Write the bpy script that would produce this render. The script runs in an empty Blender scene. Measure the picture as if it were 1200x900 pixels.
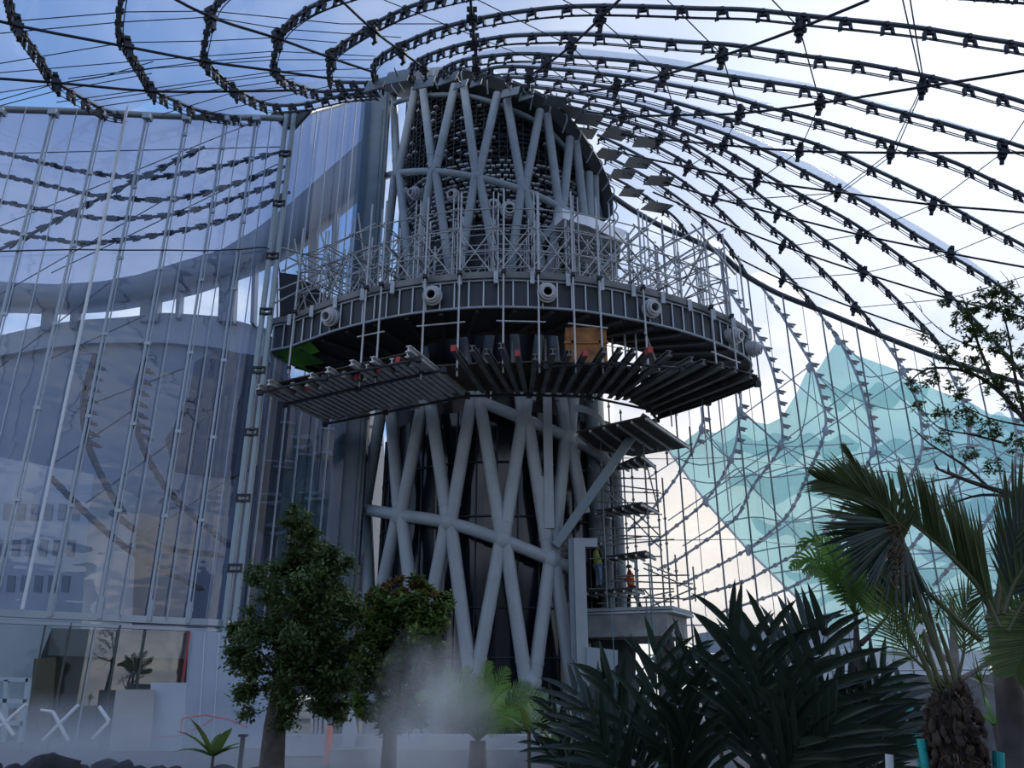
import bpy, math, random
from mathutils import Vector, Matrix, noise
random.seed(7)
C = bpy.context.scene.collection
V = Vector
R = math.radians
F = 950.; PIT = R(21); EYE = 1.6
def ray(px, py):
    x = (px-600)/F; y = (py-450)/F
    return V((x, math.cos(PIT)+y*math.sin(PIT), math.sin(PIT)-y*math.cos(PIT)))
CAM = V((0, 0, EYE))
def at(px, py, Y):
    d = ray(px, py); return CAM + d*(Y/d.y)
def atz(px, py, z):
    d = ray(px, py); return CAM + d*((z-EYE)/d.z)
def atR(px, py, dist):
    d = ray(px, py); return CAM + d*(dist/math.hypot(d.x, d.y))
TX, TY = -.6, 37.
def S(x, y):
    dx = x-TX; dy = y-TY; r = math.hypot(dx, dy)
    return 16.2+12.7*math.exp(-(r-6)/17.)-.14*dx*math.exp(-abs(r-5)/12.)
def roof(px, py, off=0.):
    d = ray(px, py); t = 3.
    while t < 140:
        p = CAM+d*t
        if p.z > S(p.x, p.y)-off: break
        t += .5
    a, b = t-.5, t
    for k in range(14):
        m = (a+b)/2; p = CAM+d*m
        if p.z > S(p.x, p.y)-off: b = m
        else: a = m
    return CAM+d*b
def cyl(px, py, r=6.):
    d = ray(px, py); ox, oy = -TX, -TY
    A = d.x**2+d.y**2; B = 2*(ox*d.x+oy*d.y); Cc = ox*ox+oy*oy-r*r
    D = B*B-4*A*Cc
    t = (-B-math.sqrt(max(D, 0)))/(2*A)
    return CAM+d*t
ORD = ['first','second','third','fourth','fifth','sixth','seventh','eighth','ninth','tenth','eleventh','twelfth','thirteenth','fourteenth','fifteenth','sixteenth','seventeenth','eighteenth','nineteenth','twentieth']
for tens in ('twenty','thirty','forty','fifty','sixty'):
    for u in ORD[:9]: ORD.append(tens+'-'+u)
    ORD.append({'twenty':'thirtieth','thirty':'fortieth','forty':'fiftieth','fifty':'sixtieth','sixty':'seventieth'}[tens])
# ---------------------------------------------------------------- materials
MATS = {}
def mat(name, col=(.5,.5,.5), rough=.5, metal=0., var=0., scale=4., bump=0., trans=None, spec=.5):
    if name in MATS: return MATS[name]
    m = bpy.data.materials.new(name); m.use_nodes = True; nt = m.node_tree; N = nt.nodes; L = nt.links
    b = N['Principled BSDF']; b.inputs['Base Color'].default_value = (*col, 1); b.inputs['Roughness'].default_value = rough
    b.inputs['Metallic'].default_value = metal; b.inputs['Specular IOR Level'].default_value = spec
    if var or bump:
        tc = N.new('ShaderNodeTexCoord'); nz = N.new('ShaderNodeTexNoise'); nz.inputs['Scale'].default_value = scale; nz.inputs['Detail'].default_value = 4
        L.new(tc.outputs['Object'], nz.inputs['Vector'])
        if var:
            r = N.new('ShaderNodeValToRGB'); L.new(nz.outputs['Fac'], r.inputs['Fac'])
            r.color_ramp.elements[0].position = .3; r.color_ramp.elements[1].position = .7
            r.color_ramp.elements[0].color = (*[max(0, c*(1-var)) for c in col], 1); r.color_ramp.elements[1].color = (*[min(1, c*(1+var)) for c in col], 1)
            L.new(r.outputs['Color'], b.inputs['Base Color'])
        if bump:
            bp = N.new('ShaderNodeBump'); bp.inputs['Strength'].default_value = bump; L.new(nz.outputs['Fac'], bp.inputs['Height']); L.new(bp.outputs['Normal'], b.inputs['Normal'])
    MATS[name] = m; return m
def film(name, tint, dif, fdif, fgl, rough=.03, wav=0., wscale=1.):
    """clear sheet: transparent + a little white scatter + mirror reflection"""
    m = bpy.data.materials.new(name); m.use_nodes = True; nt = m.node_tree; N = nt.nodes; L = nt.links
    N.remove(N['Principled BSDF']); out = N['Material Output']
    t = N.new('ShaderNodeBsdfTransparent'); t.inputs[0].default_value = (*tint, 1)
    tl = N.new('ShaderNodeBsdfTranslucent'); tl.inputs[0].default_value = (*dif, 1)
    df = N.new('ShaderNodeBsdfDiffuse'); df.inputs[0].default_value = (*dif, 1)
    g = N.new('ShaderNodeBsdfGlossy'); g.inputs['Roughness'].default_value = rough; g.inputs['Color'].default_value = (.9,.93,1,1)
    a = N.new('ShaderNodeMixShader'); a.inputs[0].default_value = .35; L.new(tl.outputs[0], a.inputs[1]); L.new(df.outputs[0], a.inputs[2])
    b = N.new('ShaderNodeMixShader'); b.inputs[0].default_value = fdif; L.new(t.outputs[0], b.inputs[1]); L.new(a.outputs[0], b.inputs[2])
    c = N.new('ShaderNodeMixShader'); c.inputs[0].default_value = fgl; L.new(b.outputs[0], c.inputs[1]); L.new(g.outputs[0], c.inputs[2])
    if wav:
        tc = N.new('ShaderNodeTexCoord'); mp = N.new('ShaderNodeMapping'); mp.inputs['Scale'].default_value = (wscale, wscale, wscale*2.2)
        nz = N.new('ShaderNodeTexNoise'); nz.inputs['Scale'].default_value = .6; nz.inputs['Detail'].default_value = 3
        bp = N.new('ShaderNodeBump'); bp.inputs['Strength'].default_value = wav; bp.inputs['Distance'].default_value = .3
        L.new(tc.outputs['Object'], mp.inputs[0]); L.new(mp.outputs[0], nz.inputs['Vector']); L.new(nz.outputs['Fac'], bp.inputs['Height']); L.new(bp.outputs[0], g.inputs['Normal'])
    L.new(c.outputs[0], out.inputs[0]); return m
def leafmat(name, col, var=.35, tr=.35, rough=.45):
    m = bpy.data.materials.new(name); m.use_nodes = True; nt = m.node_tree; N = nt.nodes; L = nt.links
    b = N['Principled BSDF']; b.inputs['Roughness'].default_value = rough
    tl = N.new('ShaderNodeBsdfTranslucent'); mx = N.new('ShaderNodeMixShader'); mx.inputs[0].default_value = tr
    tc = N.new('ShaderNodeTexCoord'); nz = N.new('ShaderNodeTexNoise'); nz.inputs['Scale'].default_value = 2.2; nz.inputs['Detail'].default_value = 5
    r = N.new('ShaderNodeValToRGB'); r.color_ramp.elements[0].position = .32; r.color_ramp.elements[1].position = .68
    r.color_ramp.elements[0].color = (*[c*(1-var) for c in col], 1); r.color_ramp.elements[1].color = (*[min(1, c*(1+var)) for c in col], 1)
    L.new(tc.outputs['Object'], nz.inputs['Vector']); L.new(nz.outputs['Fac'], r.inputs[0]); L.new(r.outputs[0], b.inputs['Base Color']); L.new(r.outputs[0], tl.inputs[0])
    L.new(b.outputs[0], mx.inputs[1]); L.new(tl.outputs[0], mx.inputs[2]); L.new(mx.outputs[0], N['Material Output'].inputs[0])
    return m
# ---------------------------------------------------------------- mesh builder
class MB:
    def __init__(s): s.v = []; s.f = []; s.m = []; s.smooth = []
    def add(s, vs, fs, mi=0, sm=False):
        b = len(s.v); s.v += [tuple(v) for v in vs]; s.f += [tuple(i+b for i in f) for f in fs]; s.m += [mi]*len(fs); s.smooth += [sm]*len(fs); return s
    def box(s, c, size, rz=0., mi=0, axes=None):
        hx, hy, hz = [k/2 for k in size]; c = V(c)
        if axes: X, Y, Z = axes
        else: X, Y, Z = V((math.cos(rz), math.sin(rz), 0)), V((-math.sin(rz), math.cos(rz), 0)), V((0,0,1))
        vs = [c+X*(a*hx)+Y*(b*hy)+Z*(d*hz) for a in (-1,1) for b in (-1,1) for d in (-1,1)]
        return s.add(vs, [(0,1,3,2),(4,6,7,5),(0,4,5,1),(2,3,7,6),(0,2,6,4),(1,5,7,3)], mi)
    def bar(s, a, b, w, h, mi=0, up=V((0,0,1))):
        a = V(a); b = V(b); d = (b-a); l = d.length; d.normalize()
        X = d.cross(up)
        if X.length < 1e-4: X = d.cross(V((0,1,0)))
        X.normalize(); Z = X.cross(d)
        return s.box((a+b)/2, (w, l, h), mi=mi, axes=(X, d, Z))
    def tube(s, pts, r, n=6, mi=0, cap=True, sm=True):
        pts = [V(p) for p in pts]; k = len(pts)
        rs = r if isinstance(r, (list, tuple)) else [r]*k
        vs = []; prev = None
        for i, p in enumerate(pts):
            d = (pts[min(i+1, k-1)]-pts[max(i-1, 0)]).normalized()
            if prev is None:
                u = V((0,0,1)) if abs(d.z) < .9 else V((1,0,0)); X = d.cross(u).normalized()
            else: X = (prev-d*prev.dot(d)); X = X.normalized() if X.length > 1e-6 else d.orthogonal().normalized()
            prev = X; Y = d.cross(X)
            for j in range(n):
                a = 2*math.pi*j/n; vs.append(p+(X*math.cos(a)+Y*math.sin(a))*rs[i])
        fs = []
        for i in range(k-1):
            for j in range(n):
                fs.append((i*n+j, i*n+(j+1)%n, (i+1)*n+(j+1)%n, (i+1)*n+j))
        s.add(vs, fs, mi, sm)
        if cap: s.add(vs[:n], [tuple(range(n-1,-1,-1))], mi); s.add(vs[-n:], [tuple(range(n))], mi)
        return s
    def grid(s, rows, mi=0, sm=True, closed=False):
        n = len(rows[0]); vs = [p for r in rows for p in r]; fs = []
        for i in range(len(rows)-1):
            for j in range(n if closed else n-1):
                fs.append((i*n+j, i*n+(j+1)%n, (i+1)*n+(j+1)%n, (i+1)*n+j))
        return s.add(vs, fs, mi, sm)
    def prism(s, poly, off, mi=0):
        n = len(poly); off = V(off); a = [V(p) for p in poly]; b = [p+off for p in a]
        return s.add(a+b, [tuple(range(n-1,-1,-1)), tuple(range(n, 2*n))]+[(i, (i+1)%n, n+(i+1)%n, n+i) for i in range(n)], mi)
    def ring(s, c, axis, r0, r1, L, n=16, mi=0):
        """hollow pipe piece"""
        c = V(c); ax = V(axis).normalized(); X = ax.orthogonal().normalized(); Y = ax.cross(X)
        def cir(r, o): return [c+ax*o+(X*math.cos(2*math.pi*j/n)+Y*math.sin(2*math.pi*j/n))*r for j in range(n)]
        return s.grid([cir(r0,0), cir(r1,0), cir(r1,L), cir(r0,L), cir(r0,0)], mi, False, True)
    def blob(s, c, rad, seed=0, amp=.25, n=8, mi=0):
        c = V(c); rad = V(rad) if hasattr(rad, '__len__') else V((rad,)*3); rows = []
        for i in range(n+1):
            th = math.pi*i/n; row = []
            for j in range(2*n):
                ph = math.pi*j/n; d = V((math.sin(th)*math.cos(ph), math.sin(th)*math.sin(ph), math.cos(th)))
                k = 1+amp*noise.noise(d*1.7+V((seed*3.1, seed, 0))); row.append(c+V((d.x*rad.x, d.y*rad.y, d.z*rad.z))*k)
            rows.append(row)
        return s.grid(rows, mi, True, True)
    def build(s, name, mats, parent=None, origin=None, **props):
        if not isinstance(mats, (list, tuple)): mats = [mats]
        me = bpy.data.meshes.new(name); o0 = V((0,0,0))
        if parent is not None: o0 = wloc(parent)
        elif origin is not None: o0 = V(origin)
        me.from_pydata([tuple(V(v)-o0) for v in s.v], [], s.f)
        for m in mats: me.materials.append(m)
        me.polygons.foreach_set('material_index', s.m); me.polygons.foreach_set('use_smooth', s.smooth); me.update()
        o = bpy.data.objects.new(name, me); C.objects.link(o)
        if parent is not None: o.parent = parent
        elif origin is not None: o.location = origin
        for k, v in props.items(): o[k] = v
        return o
def wloc(o):
    l = V(o.location)
    while o.parent is not None: o = o.parent; l += V(o.location)
    return l
def thing(name, label, cat, loc=(0,0,0), rz=0., group=None):
    o = bpy.data.objects.new(name, None); o.empty_display_size = .2; C.objects.link(o); o.location = loc; o.rotation_euler.z = rz
    o['label'] = label; o['category'] = cat
    if group: o['group'] = group
    return o
def tag(o, label, cat, group=None, kind=None):
    o['label'] = label; o['category'] = cat
    if group: o['group'] = group
    if kind: o['kind'] = kind
    return o
def inst(src, parent, loc, rot=None):
    o = src.copy(); C.objects.link(o); o.parent = parent; o.location = V(loc)-wloc(parent)
    if rot is not None: o.rotation_mode = 'QUATERNION'; o.rotation_quaternion = rot
    return o
def smooth(pts, n=6, closed=False):
    pts = [V(p) for p in pts]; out = []; k = len(pts)
    for i in range(k if closed else k-1):
        if closed: a, b, c, d = pts[i-1], pts[i], pts[(i+1)%k], pts[(i+2)%k]
        else: a, b, c, d = pts[max(i-1,0)], pts[i], pts[i+1], pts[min(i+2,k-1)]
        for j in range(n):
            t = j/n; out.append(.5*((2*b)+(c-a)*t+(2*a-5*b+4*c-d)*t*t+(3*b-a-3*c+d)*t**3))
    if not closed: out.append(pts[-1])
    return out
def resample(pts, n):
    L = [0]
    for a, b in zip(pts, pts[1:]): L.append(L[-1]+(b-a).length)
    out = []; i = 0
    for k in range(n):
        t = L[-1]*k/(n-1)
        while i < len(pts)-2 and L[i+1] < t: i += 1
        s = (t-L[i])/max(L[i+1]-L[i], 1e-9); out.append(pts[i].lerp(pts[i+1], min(s, 1)))
    return out
def spaced(pts, d):
    L = sum((b-a).length for a, b in zip(pts, pts[1:])); return resample(pts, max(2, int(L/d)+1))
def frame_quat(d, up=V((0,0,1))):
    d = d.normalized(); X = d.cross(up).normalized(); Z = X.cross(d)
    return Matrix((X, d, Z)).transposed().to_quaternion()

M_steel = mat('painted_steel_grey_blue', (.33,.38,.41), .42, 0., .1, 1.3)
M_steel2 = mat('painted_steel_dark', (.17,.215,.25), .45, 0., .12, 2.)
M_galv = mat('galvanised_tube', (.47,.49,.49), .38, .5, .15, 3.)
M_dark = mat('dark_clamp_metal', (.035,.04,.05), .5, .3)
M_rib = mat('rib_tube_grey', (.10,.12,.14), .45, .3)
M_black = mat('black_core', (.012,.014,.018), .35)
M_alu = mat('aluminium_joist', (.42,.42,.41), .4, .4, .25, 3.)
M_ply = mat('brown_plywood', (.085,.06,.045), .7, 0., .3, 2.)
M_conc = mat('concrete', (.27,.28,.28), .85, 0., .25, 1.5, .2)
M_white = mat('white_plate', (.86,.87,.88), .5)
M_red = mat('red_paint', (.5,.05,.05), .5)
# ---------------------------------------------------------------- camera, sky, sun
cd = bpy.data.cameras.new('camera'); cam = bpy.data.objects.new('camera', cd); C.objects.link(cam)
cd.sensor_width = 36; cd.lens = F*36/1200; cd.clip_end = 900; cam.location = CAM; cam.rotation_euler = (R(90)+PIT, 0, 0)
bpy.context.scene.camera = cam
sc = bpy.context.scene
sc.view_settings.view_transform = 'Standard'; sc.view_settings.look = 'None'; sc.view_settings.exposure = 0.12; sc.view_settings.gamma = 1
sc.cycles.max_bounces = 7; sc.cycles.transparent_max_bounces = 14; sc.cycles.volume_bounces = 1
sc.cycles.caustics_reflective = False; sc.cycles.caustics_refractive = False; sc.cycles.volume_step_rate = 2.5
w = bpy.data.worlds.new('sky'); sc.world = w; w.use_nodes = True; nt = w.node_tree; N = nt.nodes; L = nt.links
bg = N['Background']
tc = N.new('ShaderNodeTexCoord'); sep = N.new('ShaderNodeSeparateXYZ'); L.new(tc.outputs['Generated'], sep.inputs[0])
def mth(op, a, b=None, clamp=False):
    n = N.new('ShaderNodeMath'); n.operation = op; n.use_clamp = clamp
    for i, x in enumerate((a, b)):
        if x is None: continue
        if isinstance(x, (int, float)): n.inputs[i].default_value = x
        else: L.new(x, n.inputs[i])
    return n.outputs[0]
zz = mth('ADD', mth('MAXIMUM', sep.outputs[2], 0.), .22)
cx = mth('DIVIDE', sep.outputs[0], zz); cy = mth('DIVIDE', sep.outputs[1], zz)
cmb = N.new('ShaderNodeCombineXYZ'); L.new(cx, cmb.inputs[0]); L.new(cy, cmb.inputs[1])
nz = N.new('ShaderNodeTexNoise'); nz.inputs['Scale'].default_value = 1.9; nz.inputs['Detail'].default_value = 7; nz.inputs['Roughness'].default_value = .58
L.new(cmb.outputs[0], nz.inputs['Vector'])
cr = N.new('ShaderNodeValToRGB'); cr.color_ramp.elements[0].position = .44; cr.color_ramp.elements[1].position = .64
L.new(nz.outputs['Fac'], cr.inputs[0])
gr = N.new('ShaderNodeValToRGB'); e = gr.color_ramp.elements; e[0].position = 0.; e[0].color = (.84,.86,.90,1); e[1].position = .9; e[1].color = (.13,.30,.70,1)
e2 = gr.color_ramp.elements.new(.3); e2.color = (.27,.47,.86,1); L.new(sep.outputs[2], gr.inputs[0])
mx = N.new('ShaderNodeMix'); mx.data_type = 'RGBA'; hz = N.new('ShaderNodeMapRange'); hz.inputs['From Min'].default_value = .3; hz.inputs['From Max'].default_value = .75; hz.inputs['To Min'].default_value = 1.; hz.inputs['To Max'].default_value = .35; L.new(sep.outputs[2], hz.inputs['Value'])
L.new(mth('MULTIPLY', cr.outputs[0], hz.outputs[0]), mx.inputs[0]); L.new(gr.outputs[0], mx.inputs[6]); mx.inputs[7].default_value = (1.28,1.25,1.22,1)
sd = ray(1180, 30).normalized()
dt = N.new('ShaderNodeVectorMath'); dt.operation = 'DOT_PRODUCT'; L.new(tc.outputs['Generated'], dt.inputs[0]); dt.inputs[1].default_value = sd
glow = mth('POWER', mth('MAXIMUM', dt.outputs['Value'], 0.), 13.)
mx2 = N.new('ShaderNodeMix'); mx2.data_type = 'RGBA'; L.new(mth('MULTIPLY', glow, .9), mx2.inputs[0]); L.new(mx.outputs[2], mx2.inputs[6]); mx2.inputs[7].default_value = (2.0,1.95,1.9,1)
d2 = N.new('ShaderNodeVectorMath'); d2.operation = 'DOT_PRODUCT'; L.new(tc.outputs['Generated'], d2.inputs[0]); d2.inputs[1].default_value = ray(835, 610).normalized()
g2 = mth('POWER', mth('MAXIMUM', d2.outputs['Value'], 0.), 55.)
mx3 = N.new('ShaderNodeMix'); mx3.data_type = 'RGBA'; L.new(mth('MULTIPLY', g2, .85), mx3.inputs[0]); L.new(mx2.outputs[2], mx3.inputs[6]); mx3.inputs[7].default_value = (1.75,1.52,1.28,1)
L.new(mx3.outputs[2], bg.inputs['Color']); bg.inputs['Strength'].default_value = .9
sl = bpy.data.lights.new('sun', 'SUN'); so = bpy.data.objects.new('sun', sl); C.objects.link(so); sl.energy = 1.3; sl.angle = R(12); sl.color = (1,.95,.88)
so.rotation_euler = V((-sd.x, -sd.y, -(sd.z+.25))).to_track_quat('-Z', 'Y').to_euler()

# ---------------------------------------------------------------- ground
g = MB(); rows = []
for i in range(41):
    row = []
    for j in range(41):
        x = -200+10*j; y = -60+8*i; row.append((x, y, 0))
    rows.append(row)
g.grid(rows, sm=False)
o = g.build('ground', mat('dark_soil', (.13,.12,.115), .95, 0., .4, .35, .4)); o['kind'] = 'structure'

# ---------------------------------------------------------------- roof ribs
RIB = {
 'L0': [(-20,120),(-70,90),(-110,30),(-130,-30),(-150,-150),(-100,-420)],
 'L1': [(145,134),(125,130),(100,117),(80,105),(62,92),(48,68),(32,45),(18,22),(10,-6),(4,-50),(20,-150),(120,-380)],
 'L2': [(300,138),(275,137),(235,130),(205,118),(180,105),(165,80),(150,55),(140,35),(142,0),(150,-30),(185,-90),(300,-230),(600,-420)],
 'L3': [(440,108),(400,112),(355,122),(320,123),(300,117),(277,104),(262,92),(247,77),(239,63),(242,40),(248,15),(262,-8),(310,-45),(430,-110),(700,-210),(1100,-260)],
 'L4': [(442,104),(400,106),(373,107),(350,100),(333,92),(323,80),(321,67),(330,37),(350,17),(382,0),(440,-18),(540,-42),(700,-70),(900,-90),(1250,-90)],
 'L5': [(436,97),(392,95),(386,83),(387,68),(394,57),(412,44),(440,27),(475,10),(510,-1),(580,-16),(700,-28),(850,-30),(1000,-22),(1250,-5)],
 'R1': [(450,100),(440,88),(437,78),(443,68),(460,57),(490,43),(520,32),(560,22),(600,15),(650,9),(700,7),(760,8),(820,10),(870,11),(905,14),(960,20),(1020,26),(1080,33),(1140,43),(1200,53),(1300,75)],
 'R2': [(489,95),(481,84),(483,76),(496,67),(520,58),(550,50),(590,43),(620,41),(680,40),(740,44),(800,49),(850,52),(900,59),(940,65),(1000,73),(1050,82),(1090,90),(1130,100),(1165,110),(1200,120),(1300,155)],
 'R3': [(515,92),(518,82),(532,74),(550,69),(580,65),(620,63),(680,67),(740,72),(790,79),(840,87),(900,96),(940,102),(980,110),(1020,122),(1070,135),(1110,146),(1150,158),(1200,173),(1300,210)],
 'R4': [(556,86),(575,80),(600,78),(650,81),(700,86),(750,93),(800,102),(850,112),(900,126),(930,133),(980,147),(1030,162),(1080,177),(1120,191),(1160,210),(1200,229),(1300,280)],
 'R5': [(590,90),(640,93),(690,99),(740,107),(790,120),(840,135),(900,153),(945,165),(990,182),(1030,201),(1070,220),(1110,240),(1150,262),(1175,275),(1200,288),(1300,345)],
 'R6': [(612,100),(640,104),(700,113),(750,124),(800,140),(850,157),(900,178),(930,194),(965,212),(1000,230),(1035,250),(1070,273),(1100,291),(1140,315),(1170,334),(1200,356),(1300,440)],
 'R7': [(640,112),(670,118),(720,128),(770,143),(820,162),(860,182),(900,206),(940,229),(980,250),(1010,268),(1045,293),(1080,319),(1110,343),(1130,362),(1150,383),(1180,416),(1200,440)],
 'R8': [(668,125),(700,134),(740,145),(790,162),(830,185),(870,212),(900,236),(930,254),(960,277),(990,298),(1020,322),(1045,345),(1065,365),(1090,390),(1108,412)],
 'R9': [(688,140),(715,148),(750,162),(800,188),(840,213),(880,245),(900,263),(930,286),(960,313),(990,343),(1010,365),(1032,391)],
 'R10': [(700,158),(730,172),(760,188),(800,212),(840,243),(870,272),(900,300),(920,320),(940,341),(958,362)],
 'R11': [(708,182),(735,195),(765,212),(800,236),(830,262),(850,283),(868,310),(876,323)],
 'R12': [(708,203),(730,214),(760,232),(790,254),(808,277)],
}
order = ['L0','L1','L2','L3','L4','L5']+['R%d' % i for i in range(1, 13)]
P3 = {}
for k in order:
    pts = smooth([roof(*p) for p in RIB[k]], 4)
    if k in ('L0','L1','L2','L3','L4','L5'):
        pass
    # carry the rib on past the picture, sloping down with the roof surface
    if k[0] == 'L' or int(k[1:]) < 7:
        a, b = pts[-6], pts[-1]; d = V((b.x-a.x, b.y-a.y, 0)).normalized()
        d = (d+V((.0, -.9, 0))).normalized() if k[0] == 'L' else (d+V((.1,-.5,0))).normalized()
        L_ = 24 if k[0] == 'L' else 16
        for s_ in range(1, 9):
            q = b+d*(L_*s_/8); pts.append(V((q.x, q.y, S(q.x, q.y))))
    P3[k] = pts
clamp = MB()
clamp.box((0,0,-.16), (.34,.10,.10)); clamp.box((-.15,0,-.29), (.07,.12,.24)); clamp.box((.15,0,-.29), (.07,.12,.24)); clamp.box((0,0,-.06), (.12,.22,.14)); clamp.bar((-.15,0,-.38),(-.24,0,-.45),.05,.05); clamp.bar((.15,0,-.38),(.24,0,-.45),.05,.05)
clamp2 = MB()
clamp2.box((0,0,-.14), (.16,.34,.12)); clamp2.box((0,-.14,-.27), (.12,.08,.24)); clamp2.box((0,.14,-.27), (.12,.08,.24)); clamp2.box((0,0,-.04), (.24,.14,.14)); clamp2.bar((0,-.14,-.36),(0,-.24,-.44),.06,.05)
def along(pts, d):
    out = []; acc = 0
    for a, b in zip(pts, pts[1:]):
        l = (b-a).length; t = d-acc
        while t < l: out.append((a.lerp(b, t/l), (b-a).normalized())); t += d
        acc = (acc+l) % d if True else 0
    return out
def pix(p):
    q = V(p)-CAM; c = math.cos(PIT); s = math.sin(PIT); dep = q.y*c+q.z*s
    if dep < .1: return (9e9, 9e9, dep)
    return (600+F*q.x/dep, 450-F*(q.z*c-q.y*s)/dep, dep)
cm = cm2 = None
for n, k in enumerate(order):
    if k[0] == 'L':
        lab = {'L0':'dark roof rib crossing just outside the upper left corner of the view', 'L1':'leftmost clamp-studded roof rib curling down to the glass wall top', 'L2':'second clamp-studded roof rib from the left, curling down to the glass wall top',
               'L3':'third hooked roof rib from the left, ending at the tower top', 'L4':'fourth hooked roof rib from the left, ending at the tower top', 'L5':'fifth hooked roof rib from the left, leaving the top of the view'}[k]
    else:
        i = int(k[1:]); lab = ('uppermost' if i == 1 else ORD[i-1]+' from the top')+' of the long roof ribs sweeping from tower to the right'
        if i == 12: lab = 'lowest and shortest roof rib sweeping right from the tower top'
    t = thing('roof_rib', lab, 'roof rib', P3[k][0], 0, 'clamped roof ribs')
    r_ = MB(); r_.tube(P3[k], .075, 6); r_.build('rib_tube', M_rib, t)
    c_ = MB()
    c_.tube([p-V((0,0,.42)) for p in P3[k]], .022, 4, cap=False); c_.tube([p+V((.12,.12,-.25)) for p in P3[k]], .02, 4, cap=False); c_.build('hanger_cable', M_dark, t)
    cnt = 0; sp = 1.12 if k[0] == 'R' else .5
    for p, d in along(P3[k], .25):
        x, y, dep = pix(p)
        if not (-40 < x < 1240 and -30 < y < 900) or dep < 0: cnt_ = 0; continue
        # spacing in metres differs: denser where ribs curl
        if not hasattr(t, 'x'): pass
        last = t.get('_l')
        if last is not None and (V(last)-p).length < (sp if not (k in ('R1','R2','R3') and x < 600) else .62): continue
        t['_l'] = tuple(p)
        if cnt >= 98: break
        src = cm2 if k[0] == 'L' else cm
        q = frame_quat(V((d.x, d.y, d.z)).cross(V((0,0,1)))) if k[0] == 'R' else frame_quat(d)
        if src is None:
            src = (clamp2 if k[0] == 'L' else clamp).build('clamp', M_dark)
            src.parent = t; src.location = p-wloc(t); src.rotation_mode = 'QUATERNION'; src.rotation_quaternion = q
            if k[0] == 'L': cm2 = src
            else: cm = src
        else: inst(src, t, p, q)
        cnt += 1
    if '_l' in t: del t['_l']
# roof film panels between neighbouring ribs (each bulges upward like an air cushion)
M_film = film('roof_foil', (.82,.88,.96), (.86,.9,.97), .30, .05, .08, .2, .8)
for a, b in zip(order, order[1:]):
    A = resample(P3[a], 40); B = resample(P3[b], 40); rows = []
    for p, q in zip(A, B):
        wd = (q-p).length
        rows.append([p.lerp(q, j/6)+V((0,0,min(.24*wd, 1.3)*4*(j/6)*(1-j/6))) for j in range(7)])
    m = MB(); m.grid(rows); o = m.build('ceiling', M_film); o['kind'] = 'structure'
# ---------------------------------------------------------------- edge beams and glass walls
BL = [(-110,124),(-50,126),(0,128),(62,130),(119,132),(172,135),(218,137),(264,138),(300,138),(335,139),(370,130),(400,122),(425,112)]
BR = [(707,222),(740,245),(775,265),(812,281),(845,298),(870,320),(910,343),(960,363),(1010,384),(1050,400),(1095,417),(1140,432),(1200,450),(1290,476)]
bl = smooth([roof(*p) for p in BL[:10]]+[atR(352,136,35.5),atR(370,130,38.5),atR(400,122,40.5),atR(425,112,42.)], 4); br = smooth([roof(*p) for p in BR], 4)
m = MB(); m.tube(bl, .13, 8); o = m.build('trim_1', mat('edge_tube', (.28,.31,.33), .4, .3)); o['kind'] = 'structure'
m = MB(); m.tube(br, .16, 8); o = m.build('trim_2', M_rib); o['kind'] = 'structure'
ZT = 3.95   # height of the trim between upper and lower glazing
M_wl = film('left_wall_glass', (.66,.76,.90), (.32,.38,.46), .04, .085, .02, .16, .45)
M_wr = film('right_wall_glass', (.93,.97,1.), (.85,.9,.95), .12, .05, .03, .1, .5)
M_low = film('lower_glass', (.75,.86,.86), (.5,.6,.6), .04, .12, .01)
M_frame = mat('white_aluminium', (.38,.44,.50), .35, .3)
def wall(name, pts, mt, zb):
    m = MB(); rows = [[V((p.x, p.y, zb+(p.z-zb)*j/12)) for j in range(13)] for p in pts]; m.grid(rows)
    o = m.build(name, mt); o['kind'] = 'structure'; return o
KB = min(range(len(bl)), key=lambda i: abs(bl[i].y-roof(336,139).y)+abs(bl[i].x-roof(336,139).x))
wl = wall('wall_left', bl[:KB+1], M_wl, ZT)
wall('wall_left_return', bl[KB:], film('return_glass', (.50,.60,.74), (.30,.36,.44), .06, .04), ZT)
# carry the left wall round past the picture's edge, the right one too
wr = wall('wall_right', br, M_wr, .0)
wlow = MB(); wlow.grid([[V((p.x, p.y, .0)), V((p.x, p.y, ZT-.15))] for p in bl]); wo = wlow.build('wall_left_lower', M_low); wo['kind'] = 'structure'
m = MB(); m.grid([[V((p.x+.12, p.y-.12, ZT+.12)), V((p.x+.12, p.y-.12, ZT-.1)), V((p.x-.08, p.y+.08, ZT-.1)), V((p.x-.08, p.y+.08, ZT+.12)), V((p.x+.12, p.y-.12, ZT+.12))] for p in bl], sm=False)
m.grid([[V((p.x+.1, p.y-.1, ZT-.2)), V((p.x+.1, p.y-.1, ZT-.3)), V((p.x-.06, p.y+.06, ZT-.3)), V((p.x-.06, p.y+.06, ZT-.2)), V((p.x+.1, p.y-.1, ZT-.2))] for p in bl], sm=False)
o = m.build('trim_3', M_frame); o['kind'] = 'structure'
def mullion(parent, px, py, zb, r=.045, off=.12, brk=True, mt=None, name='mullion'):
    p = roof(px, py); d = V((0-p.x, 0-p.y, 0)).normalized()*off
    m = MB(); x, y = p.x+d.x, p.y+d.y
    m.tube([(x, y, zb), (x, y, p.z)], r, 6)
    if brk:
        m.tube([(x+.13, y, zb), (x+.13, y, p.z)], r*.5, 5)
        z = zb+.4
        while z < p.z-.5: m.box((x+.06, y, z), (.22,.09,.12)); z += 3.1
        m.box((x+.06, y, zb+.3), (.16,.14,.7)); m.box((x+.05,y,p.z-.2), (.3,.3,.22))
    m.build(name, mt or M_frame, parent)
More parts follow.
